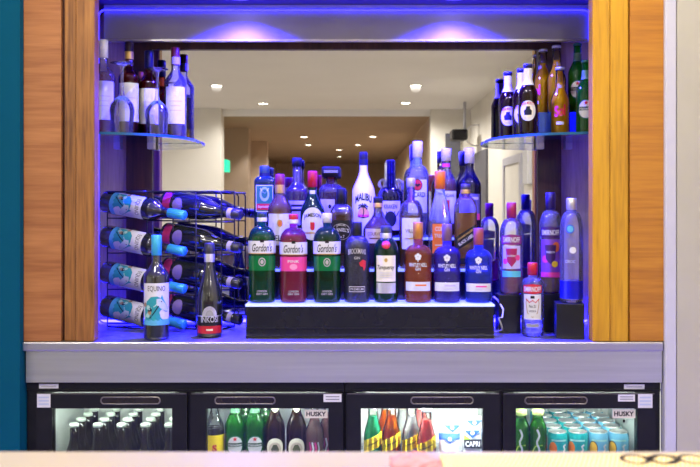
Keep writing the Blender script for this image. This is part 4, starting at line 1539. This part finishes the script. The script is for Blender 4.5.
def cooler(x0, x1, doors, label):
    t = thing('bottle_cooler', label, 'bottle cooler', (0, 0, 0))
    th = 0.02
    yb = 2.92
    m = MB()
    m.box(x0, x1, 2.50, yb, ZT - 0.02, ZT, FRIDGEBLK).box(x0, x1, 2.50, yb, 0.0, ZB, FRIDGEBLK)
    m.box(x0, x0 + th, 2.50, yb, ZB, ZT - 0.02, FRIDGEBLK).box(x1 - th, x1, 2.50, yb, ZB, ZT - 0.02, FRIDGEBLK).box(x0, x1, yb, yb + 0.01, 0.0, ZT, FRIDGEBLK)
    m.box(x0, x1, 2.475, 2.4995, ZD1 + 0.001, ZT, FRIDGEBLK).box(x0, x1, 2.472, 2.475, ZD1 + 0.006, ZD1 + 0.009, BLACK)
    for a, b in [(x0, doors[0][0] - 0.001), (doors[0][1] + 0.001, doors[1][0] - 0.001), (doors[1][1] + 0.001, x1)]:
        m.box(a, b, 2.478, 2.4995, ZB, ZD1 + 0.001, FRIDGEBLK)
    m.build('cabinet', t)
    i0, i1 = x0 + th + 0.001, x1 - th - 0.001
    mid_ = (i0 + i1) / 2
    m = MB()
    m.box(i0, i1, yb - 0.006, yb - 0.001, ZB + 0.001, ZT - 0.021, FRIDGEIN).box(i0, i0 + 0.004, 2.51, yb - 0.006, ZB + 0.001, ZT - 0.021, FRIDGEIN)
    m.box(i1 - 0.004, i1, 2.51, yb - 0.006, ZB + 0.001, ZT - 0.021, FRIDGEIN).box(i0, i1, 2.51, yb - 0.006, ZT - 0.025, ZT - 0.021, FRIDGEIN)
    m.box(mid_ - 0.012, mid_ + 0.012, 2.505, yb - 0.006, ZB + 0.001, ZT - 0.026, FRIDGEIN)
    m.build('lining', t)
    for (dx0, dx1, wx0, wx1, hx0, hx1, shz, badge, power, side) in doors:
        d = MB()
        d.box(dx0, wx0, YD, YD + 0.03, ZB, ZD1 - 0.001, FRIDGEBLK).box(wx1, dx1, YD, YD + 0.03, ZB, ZD1 - 0.001, FRIDGEBLK)
        d.box(wx0, wx1, YD, YD + 0.03, ZW1, ZD1 - 0.001, FRIDGEBLK).box(wx0, wx1, YD, YD + 0.03, ZB, ZB + 0.08, FRIDGEBLK)
        d.box(dx0 + 0.002, dx1 - 0.002, YD - 0.0012, YD, ZD1 - 0.0035, ZD1 - 0.001, SILVER_D)
        dd = d.build('door', t)
        MB().box(wx0, wx1, YD + 0.010, YD + 0.014, ZB + 0.0805, ZW1 - 0.0005, G_DOOR).build('door_pane', dd)
        h = MB(); scoop(h, (hx0 + hx1) / 2, Z(400.5, YD), hx1 - hx0, 0.020); h.build('handle', dd)
        tag(dd.children[-1], 'recessed finger pull with dull metal rim')
        if badge:
            b = sticker_mesh(badge[0], badge[1], badge[2], badge[3], YD + 0.0095, 0, "HUSKY", CREAMP)
            if badge[4]:
                b.ell(flat_wrap(YD + 0.0095), (badge[0] + badge[1]) / 2, badge[2] - 0.008, 0.003, 0.005, INK, 0, 10, 1)
            b.build('badge', dd)
        # shelf and tube light of this compartment
        c0, c1 = (i0 + 0.006, mid_ - 0.014) if side == 0 else (mid_ + 0.014, i1 - 0.006)
        sh = MB()
        for k in range(13):
            y = 2.52 + 0.03 * k
            sh.tube([(c0, y, shz - 0.003), (c1, y, shz - 0.003)], 0.0022, SILVER, 5)
        for xx in (c0, (c0 + c1) / 2, c1): sh.tube([(xx, 2.515, shz - 0.0072), (xx, 2.90, shz - 0.0072)], 0.0022, SILVER, 5)
        sh.build('wire_shelf', t)
        MB().tube([(c0 + 0.03, 2.528, ZT - 0.042), (c1 - 0.03, 2.528, ZT - 0.042)], 0.007, power, 8).build('light_tube', t)
    return t


def xd(px): return X(px, YD)


TUBEB = mat('fridge_tube_bright', (1, 1, 1), 0.5, emit=(0.95, 1.0, 0.97), es=170.0)
TUBEA = mat('fridge_tube_mid', (1, 1, 1), 0.5, emit=(0.92, 1.0, 0.93), es=38.0)
zc = [0.40, 0.497, 0.497, 0.497]
zbg = (Z(419, YD), Z(410.5, YD))
lc = cooler(xd(25.5), xd(344.3), [(xd(36), xd(187), xd(52), xd(172), xd(101), xd(160), zc[0], None, TUBEA, 0),
                                (xd(190.5), xd(343), xd(206), xd(328.5), xd(215), xd(275), zc[1], (xd(304.5), xd(327.5), zbg[0], zbg[1], False), TUBEA, 1)],
            'left black two door bottle cooler with dark bottles and green beers inside')
rc = cooler(xd(345.3), xd(661.5), [(xd(346.5), xd(499.5), xd(361), xd(483), xd(411), xd(473), zc[2], None, TUBEB, 0),
                                 (xd(503), xd(655), xd(516), xd(637.5), xd(525), xd(587), zc[3], (xd(613.5), xd(636.5), zbg[0], zbg[1] + 0.001, True), TUBEA, 1)],
            'right black two door bottle cooler with mixers and cans inside')
PALEINK = mat('pale_blue_ink', (0.45, 0.52, 0.66), 0.5)
for par, a, b, c, d_, y, n_, ik in ((lc, 39, 58.5, 383.8, 388.5, 2.4745, 1, None), (lc, 37, 50.5, 394, 407.5, YD - 0.002, 3, PALEINK), (lc, 323.5, 341.5, 394, 402, YD - 0.002, 2, None),
                                (rc, 624, 644.5, 384.3, 389.3, 2.4745, 1, None), (rc, 618, 635, 394.5, 401.5, YD - 0.002, 2, None), (rc, 638, 652.5, 394, 408, YD - 0.002, 3, PALEINK)):
    sticker_mesh(X(a, y), X(b, y), Z(d_, y), Z(c, y), y, n_, ink=ik).build('sticker', par)

# ---- contents: left compartment, dark bottles with pale caps
ordn = ['first', 'second', 'third', 'fourth', 'fifth', 'sixth']
rown = ['front row', 'second row', 'third row', 'fourth row', 'fifth row']
proto = None
CB = mat('pale_crown_cap', (0.72, 0.80, 0.70), 0.35, 0.2, var=0.05)
DB = mat('dark_soda_glass', (0.006, 0.004, 0.003), 0.10, spec=0.35, var=0.2)
for r in range(4):
    for c in range(5):
        Y = 2.60 + 0.067 * r
        x = X(74 + 23.8 * c, 2.60)
        lab = 'dark bottle with pale cap, %s, %s from the left in the leftmost cooler' % (rown[r], ordn[c])
        if proto is None:
            H = Z(423.3, 2.60) - zc[0]
            proto = o = bottle('soda_bottle', lab, 'bottle', (x, Y, zc[0] + 0.0005), H, 0.029, 0.52, 0.82, 0.0125, 'slope', DB, None, cap=(0.011, 0.0150, CB), rz=0, group='dark bottles in the leftmost cooler')
        else:
            o = copy_tree(proto); o.location = (x, Y, zc[0] + 0.0005); tag(o, lab)
        o.rotation_euler = (0, 0, random.uniform(-1, 1))

# ---- second compartment
zz = zc[1] + 0.0005


def fr(px, Y=2.60): return (X(px, Y), Y, zz)


def paint_yellow(t, H, Rb):
    w = wr(Rb)
    b = MB().patch(w, -0.045, 0.045, 0.12 * H, 0.47 * H, YELLOWP, 18)
    b.text(w, "S", 0, 0.30 * H, 0.014, 0.022, RED, E1, bold=0.05)
    b.patch(w, -0.010, 0.010, 0.19 * H, 0.22 * H, WHITE, 5, E1)
    b.build('label', t)


bottle('soda_bottle', 'cola coloured bottle with yellow label at left of the second cooler window', 'bottle', fr(214.5), 0.228, 0.0305, 0.52, 0.80, 0.0125, 'slope', G_WRAP, L_COLA, 0.55, cap=(0.01, 0.0145, WHITE), draw=paint_yellow, group='bottles in the second cooler compartment')


def hfr(px, Y, label, rot=0.0):
    loc = fr(px, Y)
    o = copy_tree(h0); o.location = loc; o.rotation_euler = (0, 0, face_cam(loc[0], loc[1]) + rot)
    tag(o, label, None, 'bottles in the second cooler compartment'); return o


hfr(235, 2.60, 'green beer bottle beside the yellow label bottle in the cooler')
hfr(254.9, 2.60, 'green beer bottle beside the dark brown beer in the cooler')
hfr(246, 2.668, 'green beer bottle in the second row of the cooler, behind the front pair', 0.6)
hfr(266, 2.668, 'green beer bottle behind the gap left of the brown beers in the cooler', 2.0)


def paint_brown(t, H, Rb):
    w = wr(Rb)
    b = MB().ell(w, 0, 0.29 * H, 0.0275, 0.031, CREAMP, 0, 24)
    b.ell(w, 0, 0.28 * H, 0.019, 0.021, mat('aged_label', (0.55, 0.46, 0.38), 0.5), E1)
    b.poly(w, [(-0.010, 0.21 * H), (0.010, 0.21 * H), (0.012, 0.28 * H), (0.005, 0.34 * H), (-0.005, 0.34 * H), (-0.012, 0.28 * H)], mat('olive_ink', (0.06, 0.07, 0.03), 0.5), E2)
    b.build('label', t)
    # pointed neck foil
    v = MB(); rr = 0.0135
    f = []
    for k in range(24):
        a = 2 * PI * k / 24
        low = 0.735 - 0.055 * (0.5 + 0.5 * math.cos(2 * a + PI)) + 0.06
        f.append((a, low))
    vs = []
    for a, low in f:
        rb_ = rad_at(H, Rb, 0.52 * H, 0.80 * H, 0.0125, 'slope', low * H) + 0.001
        vs += [(rb_ * math.cos(a), rb_ * math.sin(a), low * H), (rr, 0, 0)]
        vs[-1] = (rr * math.cos(a), rr * math.sin(a), 0.95 * H)
    v.add(vs, [(2 * k, 2 * ((k + 1) % 24), 2 * ((k + 1) % 24) + 1, 2 * k + 1) for k in range(24)], mat('cream_foil', (0.62, 0.66, 0.46), 0.4, var=0.06), True)
    v.build('neck_foil', t)


b0 = bottle('beer_bottle', 'dark brown beer with cream pointed neck foil beside the green beers', 'bottle', fr(275), 0.235, 0.0310, 0.52, 0.80, 0.0125, 'slope', G_BROWN, L_COLA, 0.7, cap=(0.01, 0.0145, GOLD), draw=paint_brown, group='bottles in the second cooler compartment')
o = copy_tree(b0); o.location = fr(296.5); tag(o, 'dark brown beer with cream pointed neck foil left of the pink bottles')
o.rotation_euler = (0, 0, face_cam(*fr(296.5)[:2]))


def paint_pinkb(t, H, Rb):
    w = wr(Rb)
    b = MB()
    for k in range(4):
        b.stroke(w, [(-0.018 + 0.009 * k, 0.22 * H), (-0.012 + 0.009 * k, 0.32 * H), (-0.016 + 0.009 * k, 0.42 * H)], 0.005, [PINKP, WHITE][k % 2])
    b.build('label', t)


p0 = bottle('soda_bottle', 'pink drink bottle under the badge, nearer the brown beers', 'bottle', fr(314.5), 0.205, 0.0290, 0.50, 0.80, 0.0125, 'slope', G_WRAP, glass('liquid_dusky_pink', (0.62, 0.25, 0.27), 1.1, haze=0.5), 0.76, cap=(0.01, 0.0145, SILVER), draw=paint_pinkb, group='bottles in the second cooler compartment')
o = copy_tree(p0); o.location = fr(328, 2.65); tag(o, 'pink drink bottle at the right edge of the second cooler window')

# ---- third compartment: mixers and pouches
def paint_mixer(t, H, Rb):
    w = wr(Rb)
    b = MB().poly(w, [(-0.036, 0.24 * H), (0.036, 0.40 * H), (0.036, 0.60 * H), (-0.036, 0.44 * H)], YELLOWP)
    b.text(w, "Schweppes", 0, 0.42 * H, 0.044, 0.009, INK, E1, rot=R(27), shear=0.2)
    b.build('label', t)


def mixer(px, liq, gl, label, Y=2.60, paint=True, H=0.196):
    return bottle('mixer_bottle', label, 'bottle', fr(px, Y), H, 0.0285, 0.48, 0.86, 0.0150, 'slope', gl, liq, 0.82, cap=(0.012, 0.0165, SILVER), draw=paint_mixer if paint else None, group='mixer bottles in the third cooler compartment',
                  neck=[('neck_ring', 0.84, 0.87, gl)])


L_GM = glass('liquid_green_mixer', (0.06, 0.62, 0.34), 1.1, haze=0.6)
L_OM = glass('liquid_orange_mixer', (0.85, 0.24, 0.01), 1.1, haze=0.6)
L_WM = glass('liquid_milky', (0.82, 0.86, 0.90), 1.1, haze=0.5)
L_PM = glass('liquid_pink_mixer', (1.0, 0.36, 0.36), 1.1, haze=0.6)
mixer(373, L_GM, G_BEER, 'green mixer bottle with yellow slanted label at left of its window')
mixer(391.5, L_OM, G_BEER, 'orange mixer bottle with yellow slanted label beside the green one')
mixer(411.5, L_WM, G_BEER, 'clear tonic bottle with yellow slanted label beside the orange one')
mixer(426.5, L_PM, G_BEER, 'pink mixer bottle with yellow slanted label beside the drink pouches', 2.555)
mixer(386, L_OM, G_BEER, 'orange mixer bottle in the second row, seen over the front one', 2.668, False)
mixer(403, L_WM, G_BEER, 'clear tonic bottle in the second row between orange and clear ones', 2.668, False)
mixer(421, L_PM, G_BEER, 'pink mixer bottle in the second row above the pink front one', 2.668, False)


def pouch(px, ytop, Y, w, top_m, low_m, label, txt=None, rz=0.0):
    loc = fr(px, Y); H = Z(ytop, Y) - zz
    t = thing('drink_pouch', label, 'drink pouch', loc, rz, 'drink pouches in the third cooler compartment')
    n = 12
    b = MB(); vs = []; fs = []
    for i in range(n + 1):
        z = H * i / n
        d = 0.022 * (1 - (i / n)) ** 0.6 + 0.001
        ww = w / 2 * (1.0 - 0.06 * math.sin(PI * i / n))
        for k in range(16):
            a = 2 * PI * k / 16
            vs.append((ww * math.copysign(abs(math.cos(a)) ** 0.5, math.cos(a)), d * math.copysign(abs(math.sin(a)) ** 0.9, math.sin(a)), z))
    for i in range(n):
        for k in range(16):
            k2 = (k + 1) % 16
            fs.append((i * 16 + k, i * 16 + k2, (i + 1) * 16 + k2, (i + 1) * 16 + k))
    cut = 10 * 16
    b.add(vs, fs[:cut], low_m, True).add(vs, fs[cut:], top_m, True)
    b.add(vs, [tuple(range(16)), tuple(range(n * 16, n * 16 + 16))], low_m)
    b.build('pouch_body', t)
    l = MB(); fw = lambda x, z, e=0.0: (x, -0.022 * (1 - z / H) ** 0.6 - 0.0035 - e, z)
    l.poly(fw, [(-w * 0.42, H * 0.92), (w * 0.42, H * 0.92), (0.0, H * 0.74)], BLUEP)
    l.ell(fw, 0, H * 0.86, 0.006, 0.006, WHITE, E1)
    if txt:
        l.patch(fw, -w * 0.44, w * 0.44, H * 0.52, H * 0.72, NAVY, 2)
        l.text(fw, txt, 0, H * 0.62, w * 0.74, H * 0.12, WHITE, E1, bold=0.03)
        l.poly(fw, [(-w * 0.44, H * 0.72), (-w * 0.1, H * 0.72), (-w * 0.44, H * 0.84)], mat('lime_print', (0.35, 0.6, 0.05), 0.4), E1)
    l.build('label', t)


POUCHW = mat('pouch_silver', (0.74, 0.78, 0.84), 0.3, 0.3, var=0.05)
pouch(449.5, 433, 2.58, 0.066, BLUEP, POUCHW, 'white and blue drink pouch left of the navy banded pouch')
pouch(472, 426, 2.585, 0.060, WHITE, POUCHW, 'silver drink pouch with navy lettered band at right of its window', 'CAPRI')
pouch(452, 421, 2.66, 0.066, WHITE, POUCHW, 'pale drink pouch in the second row behind the blue topped pouch')
pouch(474, 416, 2.70, 0.062, WHITE, POUCHW, 'pale drink pouch standing behind the navy banded pouch')

# ---- fourth compartment: green bottles and cans
def paint_apple(t, H, Rb):
    w = wr(Rb)
    b = MB()
    pts = [(0.0 + 0.004 * math.sin(k * 1.3), (0.30 + 0.05 * k) * H) for k in range(9)]
    b.stroke(w, pts, 0.006, mat('pale_lettering', (0.6, 0.72, 0.6), 0.4))
    b.stroke(w, [(-0.018, 0.2 * H), (-0.016, 0.34 * H), (-0.008, 0.42 * H), (0.014, 0.44 * H)], 0.004, mat('lime_line', (0.45, 0.85, 0.05), 0.4), E1)
    b.build('label', t)


L_LIME = glass('liquid_lime', (0.16, 0.62, 0.06), 1.1, haze=0.65)
a0 = bottle('soda_bottle', 'bright green bottle with pale cap at left edge of the can window', 'bottle', fr(521, 2.585), 0.183, 0.0260, 0.70, 0.88, 0.0160, 'slope', glass('glass_lime', (0.5, 0.9, 0.35)), L_LIME, 0.86, cap=(0.016, 0.0175, mat('lime_cap', (0.60, 0.75, 0.25), 0.4)), draw=paint_apple, group='green bottles in the fourth cooler compartment')
o = copy_tree(a0); o.location = fr(538, 2.585); tag(o, 'bright green bottle with pale cap beside the teal cans')


def can(body, fruit, label, loc):
    t = thing('drink_can', label, 'can', loc, 0, 'drink cans in the fourth cooler compartment')
    H, rr = 0.1155, 0.031
    MB().lathe([(0, 0.004), (0.022, 0.001), (0.025, 0), (rr, 0.010), (rr, H - 0.012), (0.0275, H - 0.003)], body, 24).build('can_body', t)
    MB().lathe([(0.0275, H - 0.003), (0.0282, H), (0.0265, H), (0.0255, H - 0.004), (0, H - 0.004)], ALU, 24).box(-0.004, 0.004, -0.012, 0.004, H - 0.0038, H - 0.0026, ALU).build('lid', t)
    w = cyl_wrap(rr + 0.0005)
    b = MB()
    b.ell(w, -0.018, 0.068, 0.013, 0.020, fruit, 0, 18)
    if fruit is not ORANGEP: b.ell(w, -0.018, 0.068, 0.015, 0.0225, NAVY, -0.0002, 18)
    b.stroke(w, [(0.014, 0.055), (0.020, 0.066), (0.016, 0.075), (0.024, 0.08)], 0.006, WHITE)
    b.patch(w, -0.022, 0.026, 0.090, 0.0955, mat('pale_teal_ink', (0.35, 0.65, 0.65), 0.4), 8)
    b.build('label', t)
    return t


CTEAL = mat('can_teal', (0.01, 0.36, 0.38), 0.3, 0.3, var=0.06)
CSKY = mat('can_sky', (0.16, 0.48, 0.68), 0.3, 0.3, var=0.06)
pt = ps_ = None
for r in range(5):
    for c in range(4):
        Y = 2.595 + 0.066 * r
        x = X(557.5 + 20.3 * c, 2.595)
        lab = '%s can in the %s, %s from the green bottles' % ('teal' if c < 2 else 'pale blue', rown[r], ordn[c])
        if c < 2:
            if pt is None: o = pt = can(CTEAL, ORANGEP, lab, (x, Y, zz))
            else: o = copy_tree(pt)
        else:
            if ps_ is None: o = ps_ = can(CSKY, mat('mango', (0.85, 0.45, 0.05), 0.4), lab, (x, Y, zz))
            else: o = copy_tree(ps_)
        o.location = (x, Y, zz); tag(o, lab)
        o.rotation_euler = (0, 0, face_cam(x, Y) + random.uniform(-0.12, 0.12))

# ------------------------------------------------------------------ the front bar in the foreground
BARE = 0.80
BZ = Z(450.5, BARE)
BARM = mat('cream_bar_top', (0.50, 0.44, 0.355), 0.35, var=0.03, vscale=12)
t = thing('bar_counter', 'cream topped front bar counter along the bottom of the photo', 'bar counter', (0, BARE, 0))
MB().box(-2.4, 1.3, -0.62, 0.0, BZ - 0.035, BZ, BARM).build('bar_top', t, bevel=0.004)
MB().box(-2.4, 1.3, -0.56, -0.10, 0.0, BZ - 0.036, mat('bar_panel', (0.50, 0.53, 0.38), 0.5, var=0.1)).build('bar_panel', t)
MB().box(-2.4, 1.3, -0.099, -0.03, 0.90, 0.94, mat('red_rail', (0.55, 0.04, 0.03), 0.4)).build('red_rail', t)

# striped runner with black scroll lettering
RUN = bpy.data.materials.new('runner_stripes'); RUN.use_nodes = True
nt = RUN.node_tree; b = nt.nodes['Principled BSDF']
tc = nt.nodes.new('ShaderNodeTexCoord'); mp = nt.nodes.new('ShaderNodeMapping'); mp.inputs['Rotation'].default_value = (0, 0, R(20))
wv = nt.nodes.new('ShaderNodeTexWave'); wv.inputs['Scale'].default_value = 80
rp = nt.nodes.new('ShaderNodeValToRGB'); rp.color_ramp.elements[0].color = (0.82, 0.55, 0.13, 1); rp.color_ramp.elements[1].color = (0.86, 0.76, 0.48, 1)
rp.color_ramp.elements[0].position = 0.25; rp.color_ramp.elements[1].position = 0.6
nt.links.new(tc.outputs['Object'], mp.inputs[0]); nt.links.new(mp.outputs[0], wv.inputs['Vector']); nt.links.new(wv.outputs['Fac'], rp.inputs[0]); nt.links.new(rp.outputs[0], b.inputs['Base Color'])
b.inputs['Roughness'].default_value = 0.7
t = thing('bar_runner', 'pale yellow striped bar runner with black scroll lettering', 'bar mat', (0, 0.779, BZ + 0.0005))
MB().box(0.075, 0.9, -0.28, 0.0, 0.0, 0.002, RUN).build('mat', t)
sw = lambda x, z, e=0.0: (x, z, 0.0024 + e)
lt = MB()
for cx in (0.250, 0.276, 0.302):
    lt.stroke(sw, [(cx + 0.0115 * math.cos(a * PI / 10), -0.016 + 0.0125 * math.sin(a * PI / 10)) for a in range(21)], 0.0042, INK)
lt.stroke(sw, [(0.256, -0.006), (0.268, -0.012), (0.276, -0.003), (0.290, -0.008)], 0.004, INK)
lt.stroke(sw, [(0.262, -0.02), (0.272, -0.03), (0.285, -0.02)], 0.004, INK)
lt.build('lettering', t)

# crumpled pink napkin on the bar
bm = bmesh.new()
bmesh.ops.create_icosphere(bm, subdivisions=4, radius=1.0)
for v in bm.verts:
    n_ = v.co.normalized()
    k = 1 + 0.16 * math.sin(7 * n_.x + 3 * n_.y) * math.cos(6 * n_.y - 2 * n_.z) + 0.10 * math.sin(13 * n_.x * n_.y + 9 * n_.z)
    v.co = Vector((n_.x * 0.021 * k, n_.y * 0.018 * k, max(n_.z * 0.0075 * k, -0.006)))
me = bpy.data.meshes.new('pink_napkin'); bm.to_mesh(me); bm.free()
for p in me.polygons: p.use_smooth = True
me.materials.append(mat('pink_tissue', (0.76, 0.30, 0.36), 0.7, var=0.15, vscale=120))
o = bpy.data.objects.new('pink_napkin', me); COL.objects.link(o); o.location = (X(414, 0.745), 0.738, BZ + 0.0065)
tag(o, 'crumpled pink paper napkin on the front bar top', 'napkin')
